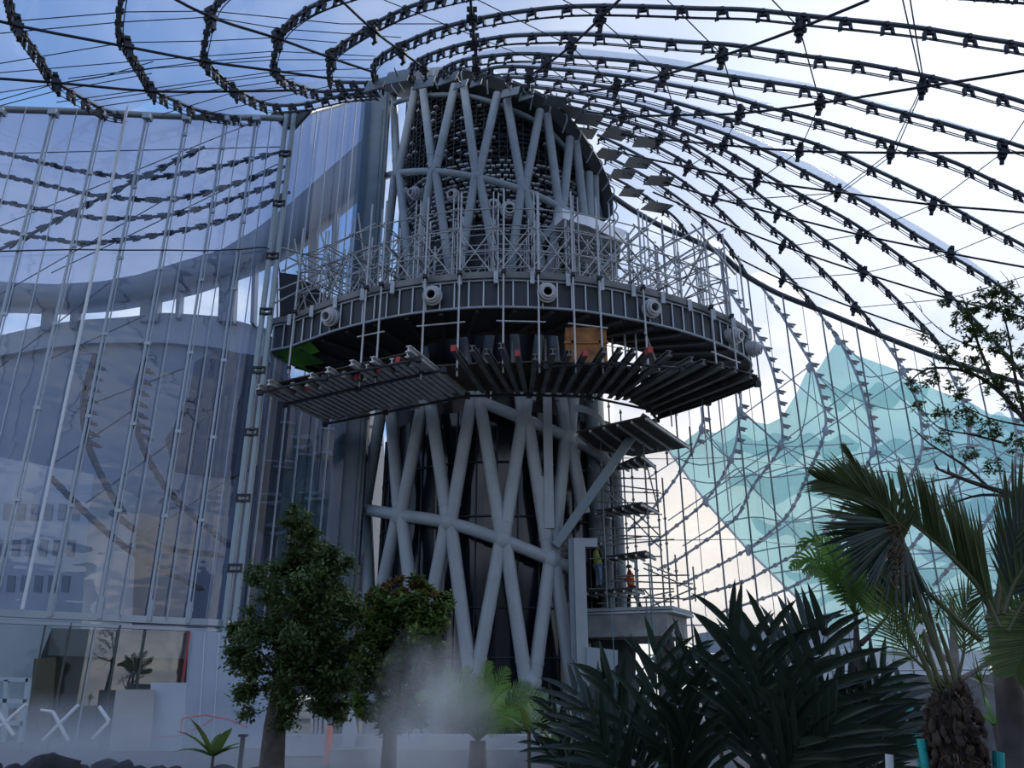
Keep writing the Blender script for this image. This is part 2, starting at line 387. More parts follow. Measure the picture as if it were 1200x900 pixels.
for px, py in [(-50,126),(0,128),(62,130),(119,132),(172,135),(218,137),(264,138),(300,138)]: mullion(wl, px, py, ZT, .05)
for px, py in [(30,129),(90,131),(240,137),(282,138),(318,139)]: mullion(wl, px, py, ZT, .022, .2, False, name='wall_cable')
for a_, b_, d_ in [(355,135,35.8),(372,130,38.6),(388,126,39.6),(405,121,40.8),(418,116,41.6)]:
    p = atR(a_, b_, d_-.3); m = MB(); m.tube([(p.x,p.y,ZT),(p.x,p.y,p.z)], .04, 6); m.build('mullion', M_frame, wl)
mr_ = mat('hanger_rod', (.20,.24,.27), .4, .4)
for px, py in [(775,265),(812,281),(845,298),(876,325),(917,346),(962,364),(1003,381),(1047,399),(1093,416),(1145,434),(1200,450)]: mullion(wr, px, py, .0, .045, .1, False, mr_)
for px, py in [(790,272),(828,289),(862,312),(895,336),(940,356),(985,374),(1025,390),(1070,407),(1120,426)]: mullion(wr, px, py, .0, .018, .1, False, mr_, 'wall_cable')
for z in (4.6, 8.5, 12.5): # horizontal wall cables
    m = MB(); m.tube([V((p.x+.1, p.y-.15, z)) for p in br], .03 if z < 5 else .02, 4, cap=False); m.build('wall_cable', mr_, wr)
for z in (0,):
    k_ = len(bl)*10//13; pp = [V((p.x+.15, p.y-.15, 14.6+4.9*i/k_)) for i, p in enumerate(bl[:k_])]
    m = MB(); m.tube(pp, .03, 4, cap=False); m.build('wall_cable', M_dark, wl)
# lower glazing frames
mlow = mat('dark_mullion', (.05,.07,.07), .4)
for i, (px, py) in enumerate([(30,129),(62,130),(90,131),(119,132),(172,135),(195,136),(218,137),(240,137),(264,138)]):
    p = roof(px, py); m = MB(); m.tube([(p.x+.05, p.y-.1, 0), (p.x+.05, p.y-.1, ZT-.2)], .03, 6); m.build('mullion', mlow if i % 3 else M_frame, wo)
# twin-tube corner post of the left wall
p = roof(336, 139); t = thing('glass_wall_post', 'tall twin-tube pale post with clamps at the left glass wall corner', 'post', (p.x+.25, p.y-.3, 0))
x, y = p.x+.25, p.y-.3
for dx in (-.17, .17): m = MB(); m.tube([(x+dx, y, 0), (x+dx, y, p.z)], .11, 10); m.build('tube', mat('post_paint', (.36,.45,.49), .4), t)
m0 = None; z = 3.2
while z < p.z-1:
    if m0 is None: m = MB(); m.box((x, y-.08, z), (.5,.16,.07)); m.box((x, y-.08, z+.22), (.5,.16,.07)); m.box((x-.22,y-.1,z+.1),(.06,.1,.3)); m.box((x+.22,y-.1,z+.1),(.06,.1,.3)); m0 = m.build('bracket', M_dark, t); z0 = z
    else: o = m0.copy(); C.objects.link(o); o.location.z = z-z0
    z += 2.55
m = MB(); m.prism([(x-.9,y,p.z+.1),(x-.25,y,p.z-.7),(x+.25,y,p.z-.7),(x+.9,y,p.z+.3)], (0,.2,0)); m.build('head_plate', mlow, t)
# bright strap in front of the glass
p = roof(142, 134); m = MB(); m.tube([(p.x+.45,p.y-.45,ZT+.1),(p.x+.45,p.y-.45,p.z)], .055, 6)
tag(m.build('drain_pipe', mat('bright_pipe', (.75,.8,.85), .3)), 'slim bright white pipe running full height up the left glass wall', 'pipe')
# ---------------------------------------------------------------- cross cables under the roof, with nodes
CC = {
 'c1': ([(1018,0),(937,33),(846,66),(778,88),(722,102),(680,108)], [1,2,3,4]),
 'c2': ([(1300,62),(1200,83),(1081,102),(961,121),(867,133),(792,135),(730,136),(690,131)], [2,3,4,5,6]),
 'c3': ([(1300,178),(1175,179),(1044,179),(937,177),(848,170),(773,163),(720,157)], [1,2,3,4,5]),
 'c4': ([(1300,262),(1200,249),(1093,240),(982,225),(887,212),(806,196),(731,180)], [2,3,4,5]),
 'c5': ([(1300,330),(1200,313),(1114,297),(1007,275),(911,251),(838,232),(750,205)], [2,3,4,5]),
 'c6': ([(1210,374),(1112,350),(1012,320),(917,288),(840,258),(765,225)], [1,2,3]),
 'c7': ([(1090,392),(1001,361),(917,328),(860,300)], [1,2]),
 'c0': ([(740,-14),(703,22),(669,54),(640,76),(619,90)], [1,2,3,4]),
 'cv': ([(550,-20),(553,20),(556,50),(558,80)], [1,2,3]),
 'd1': ([(385,-14),(437,35),(470,60),(497,80)], [1,2,3]),
 'd2': ([(175,-18),(247,20),(325,45),(388,68),(436,84)], [1,2,3]),
 'd3': ([(-60,8),(20,30),(150,55),(240,72),(322,83),(386,92)], [1,2,3,4]),
 'd4': ([(-60,88),(66,97),(178,107),(274,107),(352,106)], [1,2,3]),
}
names = {'c1':'thick roof cable leaving the top edge right of centre','c2':'roof cable rising gently to the right edge, uppermost to reach it','c3':'nearly level roof cable crossing the right half, below the rising ones','c4':'roof cable falling gently right, just under the level one','c5':'roof cable falling right, second under the level one','c6':'roof cable falling right, third under the level one','c7':'lowest short roof cable close above the right wall edge','c0':'steep roof cable rising right from the tower top','cv':'upright roof cable with stacked nodes directly above the tower top','d1':'roof cable slanting down to the tower top from its upper left','d2':'long roof cable crossing three hooked ribs from the top left','d3':'gently falling roof cable from the left edge across the hooked ribs','d4':'almost level roof cable just above the left wall edge'}
node = MB(); node.box((0,0,0), (.20,.22,.5)); node.box((0,0,.26), (.34,.16,.12)); node.box((.05,0,-.3), (.12,.14,.3)); node.box((0,0,-.05), (.36,.3,.14)); node.bar((.05,0,-.42),(-.08,0,-.5),.08,.08)
nsrc = None
for k, (pts, nd) in CC.items():
    pp = [roof(x, y, .45) for x, y in pts]
    t = thing('roof_cable', names[k], 'cable', pp[0], 0, 'node cables under the roof')
    m = MB(); m.tube(smooth(pp, 3), .048, 6); m.build('cable', M_dark, t)
    for i in nd:
        q = frame_quat(pp[i]-pp[i-1])
        if nsrc is None:
            nsrc = node.build('node_clamp', M_dark); nsrc.parent = t; nsrc.location = pp[i]-wloc(t); nsrc.rotation_mode = 'QUATERNION'; nsrc.rotation_quaternion = q
        else: inst(nsrc, t, pp[i], q)
TC = [[(1057,-4),(1081,100),(1044,178),(982,225),(911,251)],[(1066,-4),(1083,100),(1048,180),(986,226),(838,236)],
 [(905,0),(937,33),(961,121),(937,177),(887,212),(838,232)],[(782,0),(846,64),(867,133),(848,170),(806,196)],[(660,0),(703,22),(778,88),(792,135),(773,163)],
 [(1208,130),(1175,179),(1093,240),(1007,275),(917,290)],[(1208,258),(1114,297),(1012,320),(917,328)],[(1208,322),(1112,350),(1001,361)],
 [(560,0),(669,54),(722,102),(730,136)],[(450,0),(640,76),(690,115)],
 [(-10,27),(148,14),(248,13),(400,28),(525,28)],[(-10,40),(140,26),(247,20),(330,34),(470,44)],[(-10,76),(145,50),(245,48),(325,44),(395,50)],[(-10,86),(180,70),(322,60),(440,66)],
 [(-10,120),(66,98),(180,80),(322,70),(440,70)],[(80,92),(240,72),(322,66)],[(-10,110),(120,90),(180,72)],[(66,120),(205,100),(322,84),(440,80)],[(110,118),(260,96),(323,88),(440,92)],
 [(95,128),(205,112),(345,92)],[(190,134),(275,108),(350,100)],[(230,136),(300,120),(400,98)],[(0,124),(60,108),(178,86)]]
for i, pts in enumerate(TC):
    m = MB(); m.tube([roof(x, y, .3) for x, y in pts], .022, 4)
    if i < 10: lab = ORD[i]+' thin tie wire strung across the ribs over the right half, counted from first listed top edge crossing at right'
    if i < 8: lab = ['thin tie wire entering at the top edge near the right corner','thin tie wire paired with the one entering near the top right corner','thin tie wire entering the top edge right of the thick cable','thin tie wire entering the top edge left of the thick cable','thin tie wire entering the top edge beside the steep cable','thin tie wire entering high on the right edge','thin tie wire entering the right edge under the level cable','lowest thin tie wire entering the right edge of the roof'][i]
    elif i == 8: lab = 'thin tie wire entering the top edge above the tower'
    elif i == 9: lab = 'thin tie wire slanting right from the top edge left of the tower'
    else: lab = ORD[i-10]+' from the top of the faint tie wires strung across the hooked ribs'
    tag(m.build('tie_wire', M_dark), lab, 'wire', 'thin wires under the roof')
# ---------------------------------------------------------------- cover plates around the tower rim
PL = [(440,99,30),(466,90,34),(497,97,30),(525,92,30),(540,99,20),(558,97,18),(598,108,26),(617,112,22),(652,119,30),(668,131,26),(690,140,28),(684,156,26),(722,157,26),(757,167,26),(713,181,26),(748,191,28),(730,204,26),(773,212,28),(740,226,24),(770,243,28)]
mp = mat('plate_grey', (.20,.225,.23), .5); 
for i, (px, py, wd) in enumerate(PL):
    p = roof(px, py, .55); s = wd/F*(p-CAM).length*(.78 if px < 660 else 1.); m = MB()
    a = random.uniform(-.25,.25)+(-.5 if px < 640 else .35); X = V((math.cos(a)*.9, math.sin(a)*.5, -.15*math.sin(a)*0)).normalized(); Z = V((0, -.22, .97)) if px > 640 else V((random.uniform(-.5,.5), -.9, .35))
    Z = (Z-X*Z.dot(X)).normalized(); Y = Z.cross(X)
    m.box(p, (s, s*.95, .04), axes=(X, Y, Z)); m.tube([p+Z*.02, p+Z*.4], .03, 5)
    lab = ('small square grey plate at the tower rim, '+ORD[i]+' going clockwise from its left end') if px <= 668 else ('pale square plate hung under the ribs right of the tower top, '+ORD[i-10]+' going down')
    tag(m.build('cover_plate', mp), lab, 'plate', 'square plates around the tower top')
# ================================================================ TOWER
T = thing('lattice_tower', 'tall tower of crossing grey-blue steel tubes around a dark core, carrying the ring deck', 'tower', (TX, TY, 0))
def tb(p, q, r=.27, rad=6., name='diagonal_tube', m_=None):
    a = cyl(*p, rad); b = cyl(*q, rad); m = MB(); m.tube([a, b], r, 14)
    # bolted joint ring near the lower end
    d = (b-a).normalized(); c = a.lerp(b, .86); m.tube([c-d*.05, c+d*.05], r*1.07, 14)
    return m.build(name, m_ or M_steel, T)
LOW = [((447,480),(427,600)),((458,480),(468,605)),((496,470),(470,603)),((504,470),(525,613)),((554,462),(528,613)),((561,462),(588,633)),
 ((609,455),(613,492)),((613,488),(590,633)),((618,490),(644,656)),((656,455),(664,512)),((673,455),(667,512)),((663,510),(648,656)),((667,512),(684,602)),
 ((620,455),(614,492)),
 ((428,598),(433,735)),((466,603),(447,692)),((471,604),(481,690)),((523,612),(500,735)),((528,612),(551,792)),((587,633),(558,795)),((592,633),(616,798)),
 ((645,654),(626,798)),((649,658),(669,795)),((633,560),(645,655)),((657,560),(648,655)),((481,690),(488,800)),((616,796),(623,842)),((627,796),(621,842)),
 ((448,692),(436,800)),((499,735),(492,810)),((551,790),(560,845)),((557,793),(563,845)),((669,795),(676,842)),((434,735),(436,845))]
for a, b in LOW[:13]+LOW[13:]: tb(a, b, .265)
UP = [((461,112),(465,202)),((487,103),(467,202)),((495,98),(507,198)),((533,100),(511,198)),((543,98),(558,205)),((583,110),(561,206)),((594,118),(612,222)),((633,130),(615,222)),
 ((641,135),(655,242)),((668,162),(660,242)),((675,167),(684,250)),((690,203),(691,262)),((697,208),(698,262)),
 ((463,203),(452,300)),((468,203),(481,330)),((506,203),(488,310)),((511,203),(529,332)),((557,208),(540,310)),((562,210),(586,335)),((611,224),(597,325)),((616,224),(640,335)),((655,242),(642,330)),((660,243),(678,335)),((684,248),(684,335))]
for a, b in UP: tb(a, b, .205)
MID = [((481,330),(500,475)),((487,310),(503,475)),((531,330),(555,470)),((584,333),(562,470)),((597,325),(609,470)),((640,335),(622,470)),((642,330),(655,470)),((678,335),(672,470)),((690,330),(690,470)),((452,300),(447,485))]
for a, b in MID: tb(a, b, .21)
# hoops tying the crossing points together
def hoop(pts, r, name='ring_tube', rad=6.0, m_=None):
    m = MB(); m.tube(smooth([cyl(x, y, rad) for x, y in pts], 4), r, 12); m.build(name, m_ or M_steel, T)
hoop([(425,597),(447,600),(470,604),(527,613),(589,633),(646,656),(672,667)], .25)
hoop([(562,470),(613,491),(664,512),(700,531),(722,555)], .25)
hoop([(449,208),(465,203),(509,201),(559,208),(613,223),(657,243),(690,262)], .17)
hoop([(433,802),(492,812),(562,822),(624,816),(650,830),(677,838)], .30)
# node sleeves
for px, py in [(428,599),(468,603),(526,612),(589,633),(646,656),(613,491),(664,512),(466,203),(509,201),(559,208),(613,223),(657,243),(621,800)]:
    p = cyl(px, py); m = MB(); k_ = .36 if py > 400 else .25; m.blob(p, (k_,k_,k_*1.3), 1, .02, 8); m.build('node_sleeve', M_steel, T)
for px, py in [(560,842),(622,842),(677,842),(436,845),(492,842)]:
    p = cyl(px, py); m = MB(); m.tube([p+V((0,0,.5)), p-V((0,0,.5))], .36, 14); m.tube([p-V((0,0,.5)), p-V((0,0,.62))], .55, 14); m.tube([(p.x,p.y,p.z-.6),(p.x,p.y,0)], .5, 14); m.build('foot', M_steel, T)
# core
def drum(z0, z1, r0, r1, n=64, inner=False):
    rows = [[V((TX+rr*math.cos(2*math.pi*j/n), TY+rr*math.sin(2*math.pi*j/n), z)) for j in range(n)] for z, rr in ((z0, 0), (z0, r0), (z1, r1), (z1, 0))]
    return rows
m = MB(); m.grid(drum(0, 12.6, 5.3, 5.3), sm=False, closed=True); m.build('core_glazing', mat('dark_glass', (.012,.016,.022), .12), T)
zt_ = lambda x: 29.4-.5*(x-TX)
m = MB(); n_ = 64
cr_ = lambda rr, z: [V((TX+rr*math.cos(2*math.pi*j/n_), TY+rr*math.sin(2*math.pi*j/n_), z if z else zt_(TX+rr*math.cos(2*math.pi*j/n_)))) for j in range(n_)]
m.grid([cr_(.1,12.6), cr_(5.,12.6), cr_(5.,None), cr_(.1,None)], sm=False, closed=True); m.build('core_drum', M_black, T)
m = MB()
for k in range(40):
    a = 2*math.pi*k/40; x = TX+5.33*math.cos(a); y = TY+5.33*math.sin(a); m.tube([(x,y,0),(x,y,12.6)], .035, 5)
for z in (2.9,4.7,8.2,10.4): m.tube([V((TX+5.35*math.cos(2*math.pi*j/48), TY+5.35*math.sin(2*math.pi*j/48), z)) for j in range(49)], .04, 5)
m.build('core_framing', mat('dark_frame', (.05,.06,.07), .4, .3), T)
# block cladding on the upper drum: rows of dark blocks with pale lower lips
m = MB()
for rI in range(36):
    z = 21.0+rI*.27
    for k in range(58):
        a = -math.pi+ (k+.5*(rI % 2)+random.uniform(-.12,.12))*math.pi/58
        if random.random() < .07: continue
        X = V((-math.sin(a), math.cos(a), 0)); Y = V((math.cos(a), math.sin(a), 0)); Z = V((0,0,1))
        if z > zt_(TX+5*math.cos(a))-.3: continue
        c = V((TX, TY, z+random.uniform(-.03,.03)))+Y*5.1; m.box(c, (.2,.22,.12), axes=(X, Y, Z))
        if random.random() < (.85 if rI < 16 else .12): m.box(c+V((0,0,-.075))+Y*.15, (.2,.18,.085), mi=1, axes=(X, Y, Z))
m.build('block_cladding', [mat('charcoal_block', (.035,.038,.042), .6), mat('pale_block_lip', (.75,.78,.8), .4)], T)
m = MB()
for k in range(44):
    a = -math.pi+k*math.pi/44*1.0; x = TX+5.28*math.cos(a); y = TY+5.28*math.sin(a); m.tube([(x,y,20.8),(x,y,zt_(x))], .025, 4)
for k in range(14): m.tube([V((TX+5.28*math.cos(a_/30*math.pi-math.pi), TY+5.28*math.sin(a_/30*math.pi-math.pi), 20.8+k*.44)) for a_ in range(31)], .018, 4, cap=False)
m.build('wire_mesh', mat('mesh_wire', (.10,.11,.12), .5, .4), T)
# dark band under the cladding with round nozzles
m = MB(); m.grid([[V((TX+rr*math.cos(2*math.pi*j/64), TY+rr*math.sin(2*math.pi*j/64), z)) for j in range(64)] for z, rr in ((18.4,5.45),(21.0,5.45),(21.0,4.6))], sm=False, closed=True); m.build('nozzle_band', mat('charcoal_band', (.022,.025,.03), .5), T)
m_noz = mat('nozzle_white', (.55,.57,.6), .45); m_noz2 = mat('nozzle_throat', (.02,.02,.022), .6)
def nozzle(parent, p, d, r=.42):
    d = V(d).normalized(); m = MB(); m.ring(p, d, r*.62, r*.86, .32); m.ring(p+d*.30, d, r*.74, r, .09); m.ring(p+d*.42, d, r*.52, r*.8, .12); m.ring(p+d*.52, d, r*.42, r*.6, .14)
    n = m.build('nozzle', m_noz, parent); m = MB(); m.tube([p, p+d*.05], r*.7, 14); m.build('nozzle_throat', m_noz2, n)
for px, py in [(481,228),(493,228),(535,232),(579,244),(596,249)]:
    p = cyl(px, py, 5.45); nozzle(T, p, V((p.x-TX, p.y-TY, -.35*4)).normalized(), .33 if px != 596 else .42)
# roof rim: dark sloping collar with hoop straps
rim = []
for px, py in [(452,108),(470,100),(490,94),(545,92),(598,107),(640,128),(672,160),(695,195),(708,225),(712,255)]: rim.append(cyl(px, py, 6.1))
rs = smooth(rim, 4)
def outw(p, k): d = V((p.x-TX, p.y-TY, 0)).normalized(); return p+d*k
m = MB(); m.grid([[outw(p,-.9)+V((0,0,-.25)), outw(p,-.1)+V((0,0,-.15)), outw(p,.35)+V((0,0,.2)), outw(p,.3)+V((0,0,.45)), outw(p,-.9)+V((0,0,.5)), outw(p,-.9)+V((0,0,-.25))] for p in rs], sm=False); m.build('rim_collar', mat('rim_dark', (.05,.06,.065), .5), T)
for p in rs[::2]:
    m = MB(); c = [outw(p, .45*math.sin(t/8*math.pi)+.1)+V((0,0,.45-1.15*t/8)) for t in range(9)]; m.tube(c, .035, 5); m.build('rim_strap', M_steel, T)
m = MB(); m.tube(smooth([outw(p,-.35)+V((0,0,-.75)) for p in rim], 4), .13, 8); m.build('rim_tube', M_steel2, T)
# tall box column at the left flank, and its plate
p = cyl(440, 300, 6.0); px_ = atR(437, 200, 35.2)
m = MB(); m.box((px_.x-.05, px_.y, 15.6), (1.1,.5,31.2)); m.box((px_.x+.55, px_.y+.1, 15.6), (.14,.5,31.2)); m.box((px_.x-.45, px_.y-.28, 15.), (.08,.08,30.)); m.box((px_.x+.30, px_.y-.28, 15.), (.06,.08,30.)); m.build('box_column', M_steel2, T)
m = MB()
a, b = atR(417, 60, 35.0), atR(455, 60, 35.0)
m.box((px_.x-.5, px_.y-.45, 15.3), (.5,.02,30.4)); m.build('column_wrap', film('wrap_film', (.6,.68,.75), (.33,.40,.46), .3, .04, .1), T)
# white soffit plate at upper right, dark drum under it
w0 = [atR(659,244,30.6), atR(690,253,30.8), atR(735,271,31.6), atR(730,283,30.6), atR(690,265,29.8), atR(660,256,29.6)]
m = MB(); m.prism(w0, (-.3,1.2,.35)); m.build('white_soffit_plate', M_white, T)
m = MB(); m.prism([atR(655,262,34.), atR(690,266,34.), atR(728,284,35.), atR(726,305,35.), atR(700,325,34.5), atR(655,325,34.)], (0,1.6,0)); m.build('dark_drum_panel', mat('charcoal_panel', (.06,.07,.08), .6), T)
m = MB(); m.bar(cyl(632,286,5.6), cyl(655,262,6.2), .35, .35); m.bar(cyl(655,262,6.2), cyl(668,300,5.6), .3,.3); m.build('knee_brace', M_steel, T)
# right flank: H post, rectangular portal, diagonal strut, service drums
def wp(px, y0, y1, dist, wx, wy, name, m_=M_steel2):
    a = atR(px, y0, dist); b = atR(px, y1, dist); m = MB(); m.box((a.x, a.y, (a.z+b.z)/2), (wx, wy, abs(a.z-b.z))); return m.build(name, m_, T)
wp(641, 455, 620, 31.2, .36, .36, 'h_post', M_steel)
a = atR(675, 632, 31.0); m = MB(); m.box((a.x, a.y, a.z/2), (.62,.5,a.z)); m.build('portal_post', M_steel2, T)
m = MB(); m.box((a.x+.1, a.y-.27, a.z/2), (.42,.06,a.z)); m.box((a.x+.36, a.y-.05, a.z-.16), (.85,.4,.32)); m.build('portal_head', M_steel, T)
m = MB(); m.bar(atR(757,488,31.3), atR(651,640,31.1), .34, .34); m.build('diagonal_strut', mat('strut_paint', (.19,.25,.28), .45), T)
for px, y0, y1, ds, r in [(693,470,640,33.5,.32),(705,520,712,33.6,.28),(717,515,712,34.2,.34),(683,475,600,33.8,.3)]:
    a = atR(px, y0, ds); b = atR(px, y1, ds); m = MB(); m.tube([(a.x,a.y,a.z),(a.x,a.y,min(b.z,a.z-1))], r, 12); m.build('service_pipe', M_steel2, T)
a = atR(690, 500, 35.8); m = MB(); m.tube([(a.x,a.y,1),(a.x,a.y,a.z)], 1.1, 24); m.build('service_shaft', mat('shaft_glass', (.12,.17,.18), .2), T)
m = MB(); c = [atR(672,474,31.), atR(686,476,30.6), atR(699,483,30.6), atR(707,492,31.), atR(711,500,31.6)]; c = smooth(c, 4)
m.grid([[p, p+V((0,0,-.28)), p+V((0,.07,-.28)), p+V((0,.07,0)), p] for p in c], sm=False); m.build('curved_flashing', mat('flash', (.45,.5,.52), .4), T)
# concrete storey under the slab, right of the portal
# ---------------------------------------------------------------- ring deck
ZB, ZTOP = 14.9, 16.05
front = [(318,413),(340,407),(365,398),(400,386),(450,374),(500,366),(560,361),(620,361),(680,365),(740,375),(800,389),(850,407),(878,424)]
of = [atz(x, y, ZB) for x, y in front]
el, er = of[0], of[-1]
outer = smooth([V((el.x+2.6, el.y+3.1, ZB)), V((el.x+.7, el.y+1.5, ZB))]+of+[V((er.x+.15, er.y+1.6, ZB)), V((er.x-.9, er.y+3.4, ZB)), V((er.x-3.2, er.y+4.6, ZB))], 6)
inn = [(490,409),(500,402),(520,396),(550,391),(613,388),(667,392),(717,399),(753,410),(772,420)]
inf = [atz(x, y, ZB) for x, y in inn]
inner = smooth([V((-5.4,37.5,ZB)), V((-5.6,34.5,ZB))]+inf+[V((6.2,33.6,ZB)), V((6.2,36.5,ZB))], 6)
NO = 120
Oo = resample(outer, NO); Ii = resample(inner, NO)
RD = thing('ring_deck', 'wide curved deck around the tower with studded dark fascia and round air nozzles', 'deck', (TX, TY, ZB))
up = lambda p, z: V((p.x, p.y, z))
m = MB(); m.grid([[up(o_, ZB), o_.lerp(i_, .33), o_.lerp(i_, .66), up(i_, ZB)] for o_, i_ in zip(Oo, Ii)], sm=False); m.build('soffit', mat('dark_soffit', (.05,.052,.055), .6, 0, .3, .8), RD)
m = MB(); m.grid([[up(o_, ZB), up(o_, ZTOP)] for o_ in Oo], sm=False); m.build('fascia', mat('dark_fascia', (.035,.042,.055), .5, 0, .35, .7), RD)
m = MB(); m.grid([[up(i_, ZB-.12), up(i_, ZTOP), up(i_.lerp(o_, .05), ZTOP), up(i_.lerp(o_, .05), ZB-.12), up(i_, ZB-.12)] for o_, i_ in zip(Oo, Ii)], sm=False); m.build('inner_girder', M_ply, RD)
def outn(p, k):
    c = V((TX+.3, 33.5, 0)); d = V(((p.x-c.x)/3.2, (p.y-c.y), 0)).normalized(); return p+d*k
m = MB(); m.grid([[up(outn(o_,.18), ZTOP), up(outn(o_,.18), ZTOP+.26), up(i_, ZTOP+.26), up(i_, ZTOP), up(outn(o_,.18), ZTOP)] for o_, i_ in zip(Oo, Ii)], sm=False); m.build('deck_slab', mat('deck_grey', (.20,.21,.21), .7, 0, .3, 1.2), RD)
m = MB(); m.tube([outn(o_,.05) for o_ in Oo], .055, 6); m.build('lower_rim', M_frame, RD)
m = MB(); m.tube([up(outn(o_,.05), ZTOP-.05) for o_ in Oo], .05, 6); m.build('upper_rim', M_frame, RD)
OS = resample(outer, 62); st = None
for i, p in enumerate(OS[1:-1]):
    q = outn(p, .05)
    if st is None:
        m = MB(); m.box((q.x,q.y,(ZB+ZTOP)/2), (.05,.06,ZTOP-ZB)); st = m.build('stud', mat('bright_stud', (.60,.64,.66), .4, .2), RD); q0 = q
    else: o = st.copy(); C.objects.link(o); o.location = (q.x-q0.x, q.y-q0.y, 0)
for i, p in enumerate(resample(outer, 26)[1:-1]):
    q = outn(p, .22); m = MB(); m.box((q.x,q.y,ZTOP-.02), (.16,.12,.5)); m.build('edge_bracket', M_galv, RD)
for px, py in [(389,380),(505,353),(638,346),(763,356),(854,383),(880,400)]:
    p = atz(px, py+4, 15.45); q = min(Oo, key=lambda o_: abs(pix(V((o_.x,o_.y,15.45)))[0]-px)+o_.y*6); q = up(q, 15.5)
    d = outn(q, 1.)-q; nozzle(RD, q-d*.05, V((d.x, d.y, -.25)), .38)
# green painted patch at the left end
g0 = Oo[6:24]; m = MB(); m.grid([[up(outn(p,-.05), ZB-.03), up(outn(p,-1.5 if 3 < i < 15 else -.6), ZB-.03-.25)] for i, p in enumerate(g0)], sm=False); m.grid([[up(outn(p,-.1), ZB-.03), up(outn(p,-.1), ZB+.6)] for p in g0], sm=False)
m.build('green_membrane', mat('lime_membrane', (.07,.30,.02), .6, 0, .5, 1.), RD)
for k in range(10, NO-10, 5):
    a, b = Oo[k], Ii[k]; m = MB(); m.bar(up(a.lerp(b,.04), ZB-.06), up(b, ZB-.06), .16, .14); m.build('soffit_rib', mat('soffit_rib_m', (.05,.055,.06), .5), RD)
# ---------------------------------------------------------------- scaffolding on the deck
bayW, bayD, bayH = 1.4, 1.2, 3.3
def bay_parts(t, mirrored=False, W=bayW, D=bayD, H=bayH):
    out = []
    def pt(name, a, b, r=.028):
        m = MB(); m.tube([V(a), V(b)], r, 5); o = m.build(name, M_galv); o.parent = t; out.append(o)
    for x in (0, W):
        for y in (0, D): pt('standard', (x,y,0), (x,y,H+random.uniform(0,.7)), .032)
    for z in (.25, 1.25, 2.25, 3.15):
        for y in (0, D): pt('ledger', (-.12,y,z), (W+.12,y,z))
        for x in (0, W): pt('transom', (x,-.12,z), (x,D+.12,z))
    pt('brace', (0,0,.25), (W,0,2.25)); pt('brace', (W,0,.25), (0,0,2.25)); pt('brace', (0,D,1.25), (W,D,3.15)); pt('brace', (0,0,1.25), (0,D,2.25)); pt('brace', (W,0,2.25), (W,D,3.15))
    return out
def copy_thing(src, label, loc, rz, group=None):
    t = src.copy(); C.objects.link(t); t.location = loc; t.rotation_euler.z = rz; t['label'] = label
    if group: t['group'] = group
    for ch in src.children:
        c = ch.copy(); C.objects.link(c); c.parent = t
        for g_ in ch.children: d = g_.copy(); C.objects.link(d); d.parent = c
    return t
path0 = resample([outn(p, -.45) for p in outer[8:-14]], 200)
proto = None
for row, off, lab in ((0, 0., 'outer'), (1, -1.9, 'middle'), (2, -3.9, 'inner')):
    pth = [outn(p, off) for p in path0]
    if row == 1: pth = pth[14:-14]
    if row == 2: pth = pth[34:-6]
    s = spaced(pth, bayW+.12); n = len(s)-1
    for i in range(n):
        a, b = s[i], s[i+1]; rz = math.atan2(b.y-a.y, b.x-a.x); l_ = '%s scaffold bay from the left end in the %s row standing on the ring deck' % (ORD[i], lab)
        z0 = ZTOP+.26
        if proto is None: proto = thing('scaffold_bay', l_, 'scaffolding', (a.x,a.y,z0), rz, 'scaffold bays on the ring deck'); bay_parts(proto)
        else: copy_thing(proto, l_, (a.x,a.y,z0+(0 if row < 2 else random.choice((0,0,.4)))), rz)
# long slanting raker tubes at the right and left end of the deck
rk = [((742,262),(800,318)),((700,322),(745,265)),((760,300),(830,262)),((790,320),(850,290)),((810,262),(862,322)),((720,270),(770,330)),((830,282),(800,335)),((695,325),(770,255)),((750,330),(850,268)),((680,262),(735,322))]
for i, (a, b) in enumerate(rk):
    p, q = atR(*a, 30.), atR(*b, 31.); m = MB(); m.tube([p, q], .045, 6)
    tag(m.build('raker_tube', M_galv), ORD[i]+' from the left of the slanting tubes lashed over the deck scaffold' if i else 'long slanting tube starting highest beside the white plate on the deck scaffold', 'tube', 'slanting tubes in the deck scaffold')
lk = [((330,318),(440,262)),((325,340),(450,290)),((328,290),(440,320)),((335,300),(420,340)),((322,355),(400,318)),((345,280),(360,370)),((375,270),(395,340)),((420,250),(430,330)),((325,325),(325,372))]
for i, (a, b) in enumerate(lk):
    p, q = atR(*a, 32.), atR(*b, 32.6); m = MB(); m.tube([p, q], .04, 6)
    tag(m.build('guard_tube', M_galv), ORD[i]+' counted downwards of the loose guard tubes at the left tip of the deck', 'tube', 'guard tubes at the left tip of the deck')
# dark panel deck at the far left tip
m = MB(); m.prism([atR(327,319,33.5), atR(348,322,33.), atR(381,345,33.), atR(350,362,33.2), atR(328,370,33.5)], (0,1.8,.3)); tag(m.build('tarp_panel', mat('tarp_dark', (.05,.055,.06), .7)), 'dark panel standing in the scaffold at the left tip of the deck', 'panel')
